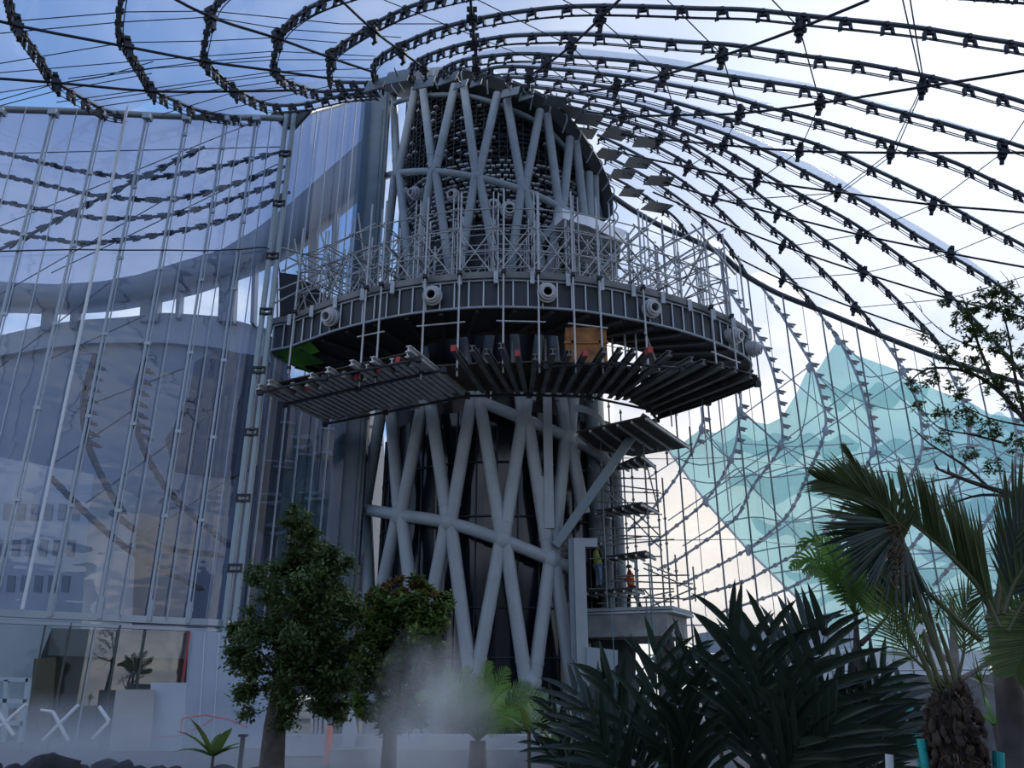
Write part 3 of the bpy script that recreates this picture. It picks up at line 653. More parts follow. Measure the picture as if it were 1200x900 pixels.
# ---------------------------------------------------------------- hanging tubes in front of the fascia
HG = [((357,268),(350,439)),((402,250),(389,463)),((441,240),(430,454)),((458,236),(448,449)),((505,232),(496,445)),((539,225),(535,441)),((592,222),(593,437)),((624,225),(628,437)),((663,225),(671,437)),((697,232),(702,438)),((745,245),(757,442)),((775,258),(789,451)),((818,268),(831,459)),((841,275),(853,468)),((864,300),(873,442))]
prevp = None
for i, (a, b) in enumerate(HG):
    # each tube hangs just outside the fascia
    q = min(outer, key=lambda o_: abs(pix(o_)[0]-(a[0]*.25+b[0]*.75))); q = outn(q, .42)
    dist = math.hypot(q.x, q.y); zt = atR(a[0], a[1], dist).z; zb = atR(b[0], b[1], dist).z
    t = thing('hanging_tube', ORD[i]+' from the left of the long tubes hanging in front of the deck fascia', 'tube', (q.x, q.y, zb), 0, 'tubes hanging in front of the deck')
    m = MB(); m.tube([(q.x,q.y,zb),(q.x,q.y,zt)], .042, 6); m.build('tube', M_galv, t)
    m = MB(); m.box((q.x,q.y,zb+.25), (.14,.14,.1)); m.build('coupler', M_dark, t); m = MB(); m.box((q.x,q.y,ZTOP+.1), (.16,.3,.12)); m.build('coupler', M_dark, t)
    if prevp is not None and i in (3,5,7,9,11,13):
        m = MB(); a_ = V((prevp.x,prevp.y,ZB-.75)); b_ = V((q.x,q.y,ZB-.75)); d = (b_-a_).normalized()*.25; m.tube([a_-d, b_+d], .035, 6); m.build('cross_tube', M_galv, t)
    prevp = q
# ---------------------------------------------------------------- joists under the deck
ZJ = 12.5
JS = []
for i in range(25):
    t = i/24; t2 = (i % 2)*.03
    ox = 303+(483-303)*t; oy = 453+(412-453)*t; ix = 388+(545-388)*t; iy = 494+(461-494)*t
    j = random.uniform(-.25,.12); e_ = random.uniform(-.08,.30)
    JS.append(((ox+(ix-ox)*(e_ if i > 0 else 0), oy+(iy-oy)*(e_ if i > 0 else 0)), (ix+(ix-ox)*j*.6, iy+(iy-oy)*j*.6)))
JS += [((531,408),(567,458)),((553,408),(587,460)),((570,412),(600,460)),((587,405),(608,461)),((606,414),(617,461)),((627,418),(622,460)),((648,412),(635,461)),((667,413),(648,461)),((686,414),(660,461)),((708,410),(673,462)),((727,410),(690,462)),((743,411),(701,463)),((762,410),(714,464)),((785,414),(722,466)),((811,421),(731,466)),((825,424),(739,469)),((847,428),(752,473)),((862,433),(758,478)),((880,440),(764,484)),((889,445),(771,488))]
for i, (a, b) in enumerate(JS):
    p, q = atz(*a, ZJ), atz(*b, ZJ); t = thing('joist', ORD[i]+' joist from the left in the fan of aluminium joists under the ring deck', 'joist', p, 0, 'joists under the ring deck')
    m = MB(); m.bar(p+V((0,0,.09)), q+V((0,0,.09)), .18, .04); m.bar(p-V((0,0,.09)), q-V((0,0,.09)), .18, .04); m.bar(p, q, .04, .16); m.build('beam', mat('bright_joist', (.62,.62,.6), .4, .3, .25, 3.) if i < 25 else mat('dark_joist', (.15,.15,.14), .6, .1, .3, 2.), t)  # left joists in a brighter tone, the others in a darker one
    if i % 4 == 1 and i < 40:
        d = (q-p).normalized(); m = MB(); m.bar(p-d*.03, p+d*.32, .17, .22); e_ = m.build('end_cap', M_red, t); e_['label'] = 'red painted joist end'
m = MB()
gl = lambda pts, dz, r=.04: [atz(x, y, ZJ-.16)+V((0,0,dz)) for x, y in pts]
LG = [([(381,497),(452,483),(548,464),(620,463),(690,465),(760,480),(770,492)],'inner'),([(305,460),(380,443),(490,421)],'outer left'),([(335,474),(420,455),(520,434)],'middle left'),([(640,430),(720,425),(800,432)],'short front right'),([(760,494),(830,472),(888,450)],'outer right')]
for pts, nm in LG:
    m = MB(); m.tube(gl(pts, 0), .05, 6); m.tube(gl(pts, -.0), .02, 4)
    for x, y in pts: p = atz(x, y, ZJ-.16); m.box(p, (.2,.2,.2))
    tag(m.build('ledger_tube', M_dark), 'dark ledger tube with couplers carrying the joists, the '+nm+' one', 'tube', 'ledger tubes under the joists')
# plywood deck on the joists between ring and tower
def ply(name, pts, lab, z=ZJ+.14, th=.05, m_=M_ply):
    m = MB(); m.prism([atz(x, y, z) for x, y in pts], (0,0,th)); tag(m.build(name, m_), lab, 'plywood')
ply('plywood_deck', [(490,459),(500,430),(560,426),(640,424),(700,426),(752,432),(735,462),(640,460),(560,458)], 'brown plywood deck on the joists in front of the tower')
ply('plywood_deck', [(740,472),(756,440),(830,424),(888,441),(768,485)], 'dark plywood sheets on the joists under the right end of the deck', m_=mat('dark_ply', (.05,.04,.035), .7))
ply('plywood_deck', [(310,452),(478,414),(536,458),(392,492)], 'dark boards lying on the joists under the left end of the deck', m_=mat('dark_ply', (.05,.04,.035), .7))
# brown crate with orange boards standing on the lower deck
p = atz(688, 428, ZJ+.2); m = MB(); m.box((p.x, p.y+.3, ZJ+.95), (1.5,.6,1.5)); m.box((p.x, p.y-.02, ZJ+1.1), (1.6,.06,.12)); m.box((p.x-.5, p.y-.02, ZJ+.95), (.1,.06,1.5)); m.box((p.x+.5, p.y-.02, ZJ+.95), (.1,.06,1.5))
tag(m.build('wooden_crate', mat('orange_board', (.30,.13,.04), .7, 0, .4, 3.)), 'orange-brown wooden crate standing on the plywood below the ring deck', 'crate')
# upright shores seen through the ring opening
for i, (px, y0, y1) in enumerate([(560,390,470),(545,395,465),(575,392,470),(640,390,460),(667,392,460),(705,398,460),(720,400,455),(735,405,450),(748,410,450),(600,388,462)]):
    p = atz(px, y1, ZJ+.2); m = MB(); m.tube([(p.x,p.y,ZJ+.2),(p.x,p.y,ZB+.1)], .045, 6); tag(m.build('shore_tube', M_galv), (['tube shore behind the opening of the ring, nearest the tower centre line, number '][0]*0)+ORD[sorted([560,545,575,640,667,705,720,735,748,600]).index(px)]+' from the left of the upright shores seen in the ring opening', 'tube', 'upright shores in the ring opening')
# ---------------------------------------------------------------- right-hand access scaffold
DR = 32.6
SC = thing('access_scaffold', 'tall tube scaffold with plank platforms rising from the concrete slab right of the tower', 'scaffolding', atR(735,712,DR))
def st2(px, y0, y1, dist=DR, name='standard'):
    a = atR(px, y0, dist); b = atR(px, y1, dist); m = MB(); m.tube([(a.x,a.y,b.z),(a.x,a.y,a.z)], .035, 6)
    z = b.z+.5
    while z < a.z: m.box((a.x,a.y,z), (.11,.11,.07)); z += 1.
    m.build(name, M_galv2, SC)
M_galv2 = mat('scaffold_weathered', (.16,.18,.19), .45, .4, .2, 3.)
for px, y0, y1, ds in [(691,500,712,34.2),(703,500,712,31.6),(713,470,714,33.4),(727,480,714,34.6),(754,520,717,31.4),(768,545,714,33.2),(740,545,712,34.8),(776,560,713,33.0),(791,650,716,32.6),(812,664,705,33.8),(744,655,716,30.6),(808,500,535,32.),(781,525,545,31.8)]:
    st2(px, y0, y1, ds)
lines = [(695,560,768,561),(700,566,772,575),(692,575,775,578),(690,588,770,590),(696,600,776,603),(690,620,772,618),(700,627,775,629),(754,609,775,630),(690,636,752,629),(700,640,790,632),(690,655,776,652),(722,675,808,674),(754,660,792,675),(700,680,812,684),(690,690,790,690),(754,666,812,690),(722,700,812,702),(700,707,790,705),(754,690,775,713),(760,712,812,690),(754,700,790,693),(696,560,776,645),(720,560,700,640),(690,545,765,620),(754,530,772,600)]
for a, b, c, d in lines:
    m = MB(); m.tube([atR(a,b,31.8+.02*(b % 7)), atR(c,d,32.2+.03*(d % 11))], .03, 5); m.build('ledger', M_galv2, SC)
def platform(pts, z_px, lab=None):
    x, y = z_px; z = atR(x, y, DR).z; P = [atz(a, b, z) for a, b in pts]; m = MB(); m.prism(P, (0,0,.07)); n = 5
    m.build('platform', mat('dark_plank', (.045,.045,.042), .7, 0, .3, 2.), SC)
    m = MB()
    for k in range(n+1): m.bar(P[0].lerp(P[1], k/n)-V((0,0,.06)), P[-1].lerp(P[2], k/n)-V((0,0,.06)), .08, .09)
    m.build('platform_joist', M_alu, SC)
platform([(676,507),(757,489),(808,524),(742,535),(700,527)], (742,525))
platform([(712,551),(752,534),(768,547),(716,552)], (740,548))
platform([(698,600),(752,590),(771,600),(716,606)], (740,601))
platform([(700,655),(757,647),(768,654),(706,659)], (735,655))
platform([(688,694),(742,690),(755,694),(700,698)], (720,694))
# concrete slab on the right
z0 = 4.7
SL = thing('concrete_platform', 'grey concrete platform slab projecting right from the tower foot, carrying two workers', 'platform', atz(740, 716, z0))
c1 = atR(648,722,33.); c2 = atR(790,716,31.2); 
A_ = [V((2.0,32.4,z0)), V((c2.x,31.0,z0)), V((c2.x+1.25,33.3,z0)), V((c2.x+.6,36.5,z0)), V((2.,36.5,z0))]
m = MB(); m.prism([p-V((0,0,.12)) for p in A_], (0,0,.12)); m.build('slab_top', mat('slab_cover', (.30,.34,.36), .6), SL)
m = MB(); m.prism([p-V((0,0,.22))+V((.04,.06,0)) for p in A_], (0,0,.08)); m.build('slab_strip', M_frame, SL)
Bc = V((A_[0].x+2, 34.5, 0))
m = MB(); q = [p.lerp(V((3.,34.6,p.z)), .06)-V((0,0,1.05)) for p in A_]; m.prism(q, (0,0,.85)); m.build('edge_beam', M_conc, SL)
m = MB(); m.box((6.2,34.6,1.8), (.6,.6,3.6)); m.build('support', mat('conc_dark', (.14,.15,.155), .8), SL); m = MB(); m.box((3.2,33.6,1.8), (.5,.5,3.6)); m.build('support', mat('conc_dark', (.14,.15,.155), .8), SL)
# pale box panel under the slab
a = atR(690,757,30.6); b = atR(727,775,30.6); m = MB(); m.prism([atR(688,758,30.6), atR(724,762,30.6), atR(724,778,30.6), atR(706,800,30.6), atR(688,805,30.6)], (0,.5,0)); tag(m.build('duct_panel', mat('duct_pale', (.30,.36,.40), .5)), 'pale angular duct panel under the concrete platform', 'duct')
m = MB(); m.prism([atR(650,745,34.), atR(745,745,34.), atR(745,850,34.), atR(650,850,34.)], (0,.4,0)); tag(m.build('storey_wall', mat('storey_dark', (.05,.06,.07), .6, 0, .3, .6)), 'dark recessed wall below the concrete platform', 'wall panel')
# ropes hanging below the slab
for i, (px, y0, y1) in enumerate([(716,700,800),(757,700,800),(760,660,800)]):
    p = atR(px, y0, 30.3); q = V((0,0,0.)); m = MB(); m.tube([(p.x,p.y,q.z),(p.x+.02,p.y,(p.z+q.z)/2),(p.x,p.y,p.z)], .02 if i < 1 else .03, 5)
    tag(m.build('rope', mat('rope_teal', (.10,.2,.22), .7)), ['thin dark rope hanging over the platform edge left of the walking worker','teal rope hanging over the platform edge beside the walking worker','thicker teal rope just right of the other hanging rope'][i], 'rope')
# thin tubes dropping from the right end of the ring deck
for i, (px, y0, y1) in enumerate([(842,468,600),(786,480,500),(768,485,530),(823,468,560)]):
    p = atz(px, y0, ZJ); q = atR(px, y1, math.hypot(p.x, p.y)); m = MB(); m.tube([(p.x,p.y,q.z),(p.x,p.y,p.z)], .03, 5)
    tag(m.build('drop_tube', M_galv), ['slim tube dropping lowest from the right end of the deck','shortest slim tube dropping below the right end of the deck','slim tube dropping right above the access scaffold','slim tube dropping midway below the right end of the deck'][i], 'tube', 'slim tubes below the right end of the deck')
# ================================================================ BEYOND THE GLASS, LEFT
def outline(name, pts, Y, depth, mt, label=None, cat=None, parent=None, **k):
    P = [at(x, y, Y) for x, y in pts]; m = MB(); m.prism(P, (0, depth, 0)); o = m.build(name, mt, parent)
    if label: tag(o, label, cat, **k)
    return o
rng0 = random.Random(9)
M_bld = mat('cladding_blue_grey', (.17,.205,.27), .6, 0, .12, .15)
M_bld2 = mat('cladding_light_grey', (.27,.31,.38), .6, 0, .1, .12)
TB = thing('dark_tower_block', 'dark blue-grey block seen through the glass between the post and the lattice tower', 'building', at(360, 815, 58))
for nm_, pts_, y_, c_ in (('block_wall', [(290,462),(345,452),(430,448),(445,815),(270,815)], 58, (.07,.09,.125)), ('side_wing', [(200,640),(300,620),(300,815),(180,815)], 56, (.13,.16,.21))):
    outline(nm_, pts_, y_, 8, mat(nm_, c_, .6, 0, .35, .25), parent=TB)
for k in range(34):
    x_ = rng0.uniform(300, 425); yy = rng0.uniform(490, 720); outline('facade_strip', [(x_,yy),(x_+rng0.uniform(8,30),yy+rng0.uniform(-2,3)),(x_+rng0.uniform(8,28),yy+4),(x_,yy+2.5)], 57.6, .3, M_bld2, parent=TB)
B = thing('round_building', 'big blue-grey rounded building standing behind the left glass wall', 'building', at(150, 815, 52))
def arc_wall(name, tops, bots, Y, bulge, mt, parent):
    n = len(tops); m = MB(); T_ = resample([at(x, y, Y) for x, y in tops], 40); B_ = resample([at(x, y, Y) for x, y in bots], 40); rows = []
    for i, (a, b) in enumerate(zip(T_, B_)):
        s = 1-(2*i/39-1)**2; rows.append([a+V((0,-bulge*s,0)), b+V((0,-bulge*s,0)), b+V((0,6,0)), a+V((0,6,0)), a+V((0,-bulge*s,0))])
    m.grid(rows, sm=False); return m.build(name, mt, parent)
arc_wall('parapet_band', [(-60,402),(0,396),(60,384),(100,379),(150,376),(196,370),(260,373),(312,385)], [(-60,425),(0,419),(60,411),(110,406),(200,405),(260,410),(300,420),(318,425)], 52, .6, M_bld2, B)
arc_wall('wall_drum', [(-60,424),(0,418),(60,410),(110,405),(200,404),(260,409),(300,419),(318,424)], [(-90,800),(0,800),(60,800),(110,800),(200,800),(250,800),(262,800),(275,800)], 52.5, .6, M_bld, B)
outline('navy_panel', [(228,424),(256,410),(310,418),(300,545),(270,560),(204,552),(193,515),(203,500),(221,466)], 48.4, .4, mat('navy_panel_matte', (.02,.03,.06), .6), parent=B)  # flat navy panel set in front of the drum wall
low = outline('low_building', [(-60,528),(0,536),(110,556),(104,600),(96,720),(92,830),(-90,830)], 44, 6, mat('pale_block_building', (.42,.46,.52), .7, 0, .12, .3), 'pale low building behind the bottom left of the glass wall', 'building')
for r0 in range(3):
    for k in range(6):
        x = 5+k*16-r0*6; y = 590+r0*42; outline('window', [(x,y),(x+9,y+1),(x+7,y+20),(x-2,y+19)], 43.95, .1, M_bld, parent=low)
# outer canopy edge beam, posts and the sky gap under it
cb_t = [(-60,322),(0,330),(60,333),(117,330),(160,322),(220,304),(260,292),(300,268),(340,238),(400,185),(440,150)]
cb_b = [(-60,352),(0,352),(60,354),(117,350),(160,343),(220,329),(283,308),(310,296),(345,277),(405,226),(440,196)]
m = MB(); A_ = resample([at(x,y,50) for x,y in cb_t], 50); B_ = resample([at(x,y,50) for x,y in cb_b], 50)
m.grid([[a, b, b+V((0,2,0)), a+V((0,2,0)), a] for a, b in zip(A_, B_)]); CE = tag(m.build('canopy_beam', mat('canopy_edge', (.20,.25,.34), .5)), 'broad curved blue-grey canopy edge seen through the left glass above the sky gap', 'beam')
for i, (x0, x1, y0, y1) in enumerate([(50,62,350,386),(84,90,350,384),(166,186,338,376),(208,212,328,372),(258,276,310,376),(296,300,300,378),(362,372,238,420),(390,396,225,330)]):
    outline('canopy_post', [(x0,y0),(x1,y0),(x1-3,y1),(x0-3,y1)], 51, .8, M_bld, ORD[i]+' from the left of the grey posts in the sky gap behind the left glass', 'post', group='posts in the sky gap')
# lavender membrane added for the pale roof mirrored in the left glass
M_lav = film('mirrored_foil', (.55,.62,.74), (.55,.58,.68), .55, .02, .2)
m = MB(); tp = resample([at(x,y,47) for x,y in [(-70,122),(60,127),(200,133),(330,134),(440,104)]], 30); bt = resample([at(x,y,50) for x,y in cb_t], 30)
m.grid([[a.lerp(b, j/8)+V((0,-1.2*math.sin(j/8*math.pi),0)) for j in range(9)] for a, b in zip(tp, bt)]); tag(m.build('mirrored_membrane', M_lav), 'grey-lavender membrane added for the roof mirrored in the left glass wall', 'membrane')
osrc = None
ORL = [[(-40,168),(40,188),(110,203),(200,206),(330,178)],[(-40,196),(60,218),(130,231),(220,231),(335,195)],[(-40,228),(60,247),(130,256),(220,248),(335,212)],[(-40,262),(60,280),(120,284),(250,262),(340,225)],[(-40,300),(0,292),(60,262),(130,226),(240,172)]]
def far_rib(pts, Y, label, grp, n=6, sc_=1., r=.1, mt=None, name='mirror_or_outer_rib'):  # also builds the solid ribs added for reflections in the left glass
    global osrc
    P = smooth([at(x, y, Y) for x, y in pts], n); t = thing(name, label, 'roof rib', P[0], 0, grp); m = MB(); m.tube(P, r, 6); m.build('rib_tube', mt or M_or, t)
    c = 0
    for p, d in along(P, 1.05*sc_):
        if c >= 60: break
        q = frame_quat(d.cross(V((0,1,0)))) if abs(d.z) < .9 else None
        if osrc is None: osrc = clamp.build('clamp', M_or); osrc.parent = t; osrc.location = p-wloc(t); osrc.scale = (1.3,)*3; osrc.rotation_mode = 'QUATERNION'; osrc.rotation_quaternion = q or (1,0,0,0)
        else: o = inst(osrc, t, p, q); o.scale = ((2.4 if Y < 42 else 1.3 if Y < 50 else 1.5)*sc_,)*3
        c += 1
M_or = mat('mirror_or_outer_dark', (.03,.045,.075), .9, 0, 0, 4, 0, None, .1)
for i, pts in enumerate(ORL): far_rib(pts, 45, ('thick diagonal rib rising right, added for one mirrored in the left glass' if i == 4 else ORD[i]+' from the top of the curved ribs added for roof ribs mirrored in the left glass'), 'ribs added for reflections in the left glass')  # solid ribs standing in for roof ribs mirrored in the left wall
for i, pts in enumerate([[(112,415),(98,470),(103,520),(128,575),(145,600)],[(170,420),(157,470),(166,520),(195,572),(222,600),(270,640)],[(60,560),(110,610),(160,650),(235,690)],[(130,600),(190,640),(250,650)]]):
    far_rib(pts, 40, ORD[i]+' from the left of the snaking dark ribs added for reflections over the rounded building', 'added rib reflections over the rounded building', sc_=.6, r=.16)  # dark rib reflections in the glass, built as solid ribs behind it
for i, (a, b) in enumerate([((0,265),(330,130)),((0,180),(335,172)),((60,320),(330,190)),((0,345),(200,230)),((60,420),(170,370)),((90,480),(215,432)),((60,545),(160,478)),((100,590),(240,490)),((0,430),(130,330)),((150,640),(270,560))]):
    m = MB(); m.tube([at(*a, 41), at(*b, 41)], .04, 4); tag(m.build('mirrored_wire', M_or), ORD[i]+' counted downwards of the wires added for cables mirrored in the left glass', 'wire', 'added wires for cable reflections in the left glass')  # straight wires put in where the glass mirrors the roof cables
# ---- lower left: dark room, boards, barriers in front of the glass
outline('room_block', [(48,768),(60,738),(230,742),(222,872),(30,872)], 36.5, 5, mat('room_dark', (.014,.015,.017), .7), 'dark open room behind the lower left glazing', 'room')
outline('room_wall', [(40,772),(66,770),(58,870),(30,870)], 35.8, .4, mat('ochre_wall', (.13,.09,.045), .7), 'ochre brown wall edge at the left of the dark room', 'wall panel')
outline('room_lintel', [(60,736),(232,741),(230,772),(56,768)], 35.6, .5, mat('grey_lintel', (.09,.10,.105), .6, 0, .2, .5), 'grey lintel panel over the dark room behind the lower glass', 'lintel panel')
for i, pts in enumerate([[(-40,772),(10,790),(45,768),(52,800),(-40,815)]]):
    pass
YB = 26.6
def board(pts, Y, lab, mt, nm='board_panel'): return outline(nm, pts, Y, .06, mt, lab, 'board')
bb = board([(136,808),(181,808),(176,880),(127,880)], YB, 'beige hoarding board, lowest of the three boards at the lower left', mat('beige_board', (.42,.41,.38), .7, 0, .08, 1.2))
m = MB(); c_ = at(141, 844, YB-.02); m.ring(c_, (0,1,0), .10, .13, .02, 16); m.ring(c_, (0,1,0), .04, .07, .02, 12); m.build('round_mark', mat('mark_grey', (.50,.54,.54), .7), bb)
for k in range(4): m = MB(); c2_ = at(148.5+k*3.2, 843, YB-.02); m.ring(c2_, (0,1,0), .03, .045, .02, 8); m.build('letter', mat('mark_grey', (.5,.54,.54), .7), bb)
board([(177,800),(219,800),(213,880),(170,880)], YB+.25, 'white hoarding board of middle height beside the beige one', mat('white_board', (.50,.56,.64), .6, 0, .06, 1.))
board([(222,739),(276,742),(330,746),(330,880),(213,880)], YB+2.2, 'tall white-blue sheeted wall reaching up to the trim beside the dark room', mat('sheet_board', (.45,.52,.62), .5, 0, .07, .6))
for k, x in enumerate((240,257)): m = MB(); m.tube([at(x, 742, YB+2.15), at(x-8, 872, YB+2.15)], .015, 4); tag(m.build('sheet_seam', M_white), ['left','right'][k]+' one of the two pale seams on the tall sheeted wall', 'seam')
m = MB(); m.bar(at(222,740,YB+2.1), at(214,800,YB+2.1), .05, .05); tag(m.build('red_tape', M_red), 'red strip down the edge of the tall sheeted wall', 'tape')
m = MB(); m.tube([at(213,842,YB-.5), at(240,838,YB-.5), at(268,843,YB-.5), at(290,852,YB-.5)], .025, 5); m.tube([at(213,842,YB-.5), at(212,862,YB-.5)], .03, 5); m.tube([at(212,860,YB-.5), at(235,852,YB-.5), at(250,842,YB-.5)], .02, 5); m.tube([at(180,864,YB-.5), at(212,862,YB-.5)], .02, 5)
tag(m.build('barrier_tape', mat('pink_tape', (.65,.08,.12), .5)), 'pink-red barrier tape strung in front of the white boards', 'tape')
WF = thing('window_unit', 'pale blue framed window unit standing at the lower left edge', 'window', at(10, 870, 25.5))
for a, b in [((-30,794),(34,797)),((-30,820),(32,822)),((34,795),(24,870)),((8,797),(4,870)),((-30,846),(28,848))]:
    m = MB(); m.bar(at(*a, 25.5), at(*b, 25.5), .12, .12, up=V((0,1,0))); m.build('frame_bar', mat('pale_blue_frame', (.40,.50,.55), .4), WF)
for i, (a, b, c, d) in enumerate([(((0,852),(31,825)),((-4,832),(16,862)),'the left edge of the view',0),(((92,826),(50,868)),((62,834),(80,868)),'the dark room',0),(((127,846),(108,866)),((116,828),(128,845)),'the beige board',0)]):
    t = thing('cross_barrier', 'white crossed-pole barrier standing in the mist nearest '+c, 'barrier', at((a[0][0]+a[1][0])/2, 872, 24.5), 0, 'crossed barriers')
    for q in (a, b):
        m = MB(); m.tube([at(*q[0], 24.5), at(*q[1], 24.5)], .05, 6); m.build('pole', M_white, t)
    if i == 1: m = MB(); m.tube([at(62,834,24.5), at(48,832,24.5)], .04, 6); m.build('arm', M_white, t)
# clutter seen between the two left trees
for i, (px, y0, y1, r, mt) in enumerate([(366,814,880,.02,M_galv),(371,815,875,.02,M_galv),(376,814,870,.03,M_galv),(382,815,872,.02,M_galv)]):
    m = MB(); m.tube([at(px,y0,25), at(px-1,y1,25)], .045, 6); tag(m.build('rack_tube', mt), ORD[i]+' from the left of the upright rack tubes seen beneath the dark tree', 'tube', 'rack tubes beneath the dark tree')
outline('site_hut', [(384,800),(415,800),(415,880),(384,880)], 27, .8, mat('hut_dark', (.05,.06,.075), .6), 'dark upright site box between the two green trees', 'box')
outline('sheet_stack', [(403,815),(411,822),(417,860),(412,884),(400,884)], 24., .3, mat('pale_sheet', (.45,.50,.55), .7), 'pale leaning sheet right of the dark site box', 'sheet')
p = at(386, 858, 22); m = MB(); m.tube([(p.x,p.y,0),(p.x,p.y,p.z+.05),(p.x,p.y,p.z+.16)], [.10,.085,.05], 10); tag(m.build('bollard', mat('orange_plastic', (.75,.12,.05), .5)), 'slim orange-red bollard beneath the dark tree', 'bollard')
p = at(285, 862, 18); m = MB(); m.tube([(p.x,p.y,0),(p.x,p.y,p.z)], .05, 8); m.box((p.x,p.y,p.z), (.16,.16,.05)); tag(m.build('garden_light', M_dark), 'short black garden light post beside the leafy rosette', 'lamp post')
# rocks along the planted edge
for i, (px, py, wd, Y) in enumerate([(15,893,20,17),(60,896,26,17.5),(125,889,16,18.5),(143,886,16,18),(162,891,12,17.8),(188,887,11,18.2),(205,892,10,18),(90,893,14,18),(-20,890,20,18),(262,892,14,17.5),(300,895,16,17)]):
    p = at(px, py, Y); r = wd/F*Y; m = MB(); m.blob((p.x,p.y,max(r*.3,.1)), (r*1.25,r,r*.75), i+2, .45, 10)
    tag(m.build('rock', mat('dark_rock', (.035,.035,.037), .8, 0, .4, 3., .4)), ORD[sorted([15,60,125,143,162,188,205,90,-20,262,300]).index(px)]+' from the left in the line of dark rocks at the lower left', 'rock', 'rocks at the lower left')
# ================================================================ BEYOND THE GLASS, RIGHT
YO = 60
M_orr = mat('outer_rib_blue', (.13,.20,.27), .6)
RR = [[(848,330),(867,360),(890,397),(905,433),(913,473),(915,522),(883,569),(866,602),(850,617),(800,652),(770,668)],
 [(893,337),(910,360),(933,397),(952,430),(963,467),(967,505),(945,560),(923,603),(877,643),(800,684)],
 [(960,367),(982,397),(1000,430),(1013,467),(1020,500),(1022,530),(1000,575),(960,630),(900,667),(867,683),(800,703)],
 [(1035,398),(1058,433),(1073,467),(1080,500),(1078,535),(1050,585),(1010,632),(980,655),(923,690),(850,716)],
 [(1110,430),(1128,470),(1135,505),(1130,545),(1105,590),(1060,650),(1000,700)],
 [(868,462),(867,487),(858,535),(830,583),(798,612),(760,640)],
 [(822,477),(822,503),(805,540),(770,590),(740,618)],
 [(1165,440),(1190,500),(1185,560),(1150,620),(1100,680)]]
RL = ['outer rib starting at the deck tip behind the right glass','outer rib behind the right glass, second to start along the wall edge','outer rib behind the right glass, third to start along the wall edge','outer rib behind the right glass, fourth to start along the wall edge','outer rib behind the right glass, fifth to start along the wall edge','outer rib behind the glass falling left past the white foil corner','leftmost short outer rib beside the access scaffold','rightmost outer rib, half hidden by the leafy branch']
for i, pts in enumerate(RR): far_rib(pts, YO, RL[i], 'outer ribs behind the right glass', 5, .9, .10, M_orr)
def curt(name, top, bot, Y, mt, amp, label, cat, n=60, k=14):
    T_ = resample([at(x,y,Y) for x,y in top], n); B_ = resample([at(x,y,Y) for x,y in bot], n); m = MB(); rows = []
    for a, b in zip(T_, B_):
        rows.append([a.lerp(b, j/k)+V((0, amp*noise.noise(V((a.lerp(b,j/k).x*.22, a.lerp(b,j/k).z*.5, Y))), 0)) for j in range(k+1)])
    m.grid(rows); return tag(m.build(name, mt), label, cat)
M_teal = film('teal_net', (.38,.64,.68), (.26,.56,.58), .45, .0, .2)
M_wf = film('white_foil', (.97,.95,.93), (.98,.95,.9), .3, .02, .3)
topn = [(783,528),(800,519),(822,502),(838,508),(852,500),(868,481),(880,494),(900,497),(916,489),(935,458),(947,431),(957,436),(968,418),(982,398),(1000,415),(1025,424),(1050,433),(1062,445),(1085,452),(1110,462),(1135,470),(1160,485),(1200,492),(1300,500)]
botn = [(783,529),(827,588),(877,645),(935,702),(965,735),(1000,760),(1100,765),(1300,765)]
# teal net in scalloped bays between horizontal lines
def xs_at(poly, x):
    for a, b in zip(poly, poly[1:]):
        if a[0] <= x <= b[0]: return a[1]+(b[1]-a[1])*(x-a[0])/max(b[0]-a[0],1e-6)
    return poly[-1][1]
m = MB(); rows = []
for i in range(131):
    x = 784+i*4.; ya, yb = xs_at(topn, x), xs_at(botn, x); row = []
    for j in range(25):
        y = ya+(yb-ya)*j/24; row.append(at(x, y, YO+.6+.9*abs(math.sin((x+y*.6)*.033))+.9*abs(math.sin((x-y*.9)*.028))))
    rows.append(row)
m.grid(rows); NET = tag(m.build('shade_net', M_teal), 'large teal shade net with scalloped upper edge behind the right glass', 'shade net')
M_t2 = film('teal_fold_shade', (.62,.80,.82), (.20,.50,.52), .28, .0, .2)
for k, (x0, x1, y0, h_) in enumerate([(838,1010,515,26),(1020,1240,520,30),(850,1100,560,30),(1110,1240,585,30),(880,1060,612,28),(1070,1240,640,26),(915,1240,668,20),(945,1150,700,18),(960,1240,728,16),(960,1090,455,26),(1100,1240,490,22)]):
    q_ = MB(); n_ = 30; q_.grid([[at(x0+(x1-x0)*i/n_, y0+5*math.sin(i*.9+k)-(x1-x0)*.02*math.sin(i/n_*3.1)+j*(h_+6*math.sin(i*.55+k*2))/3*math.sin(i/n_*math.pi)**.4, YO+.25) for j in range(4)] for i in range(n_+1)]); q_.build('fold_shade_band', M_t2, NET)  # darker strips put in for the shade bands of the net's folds
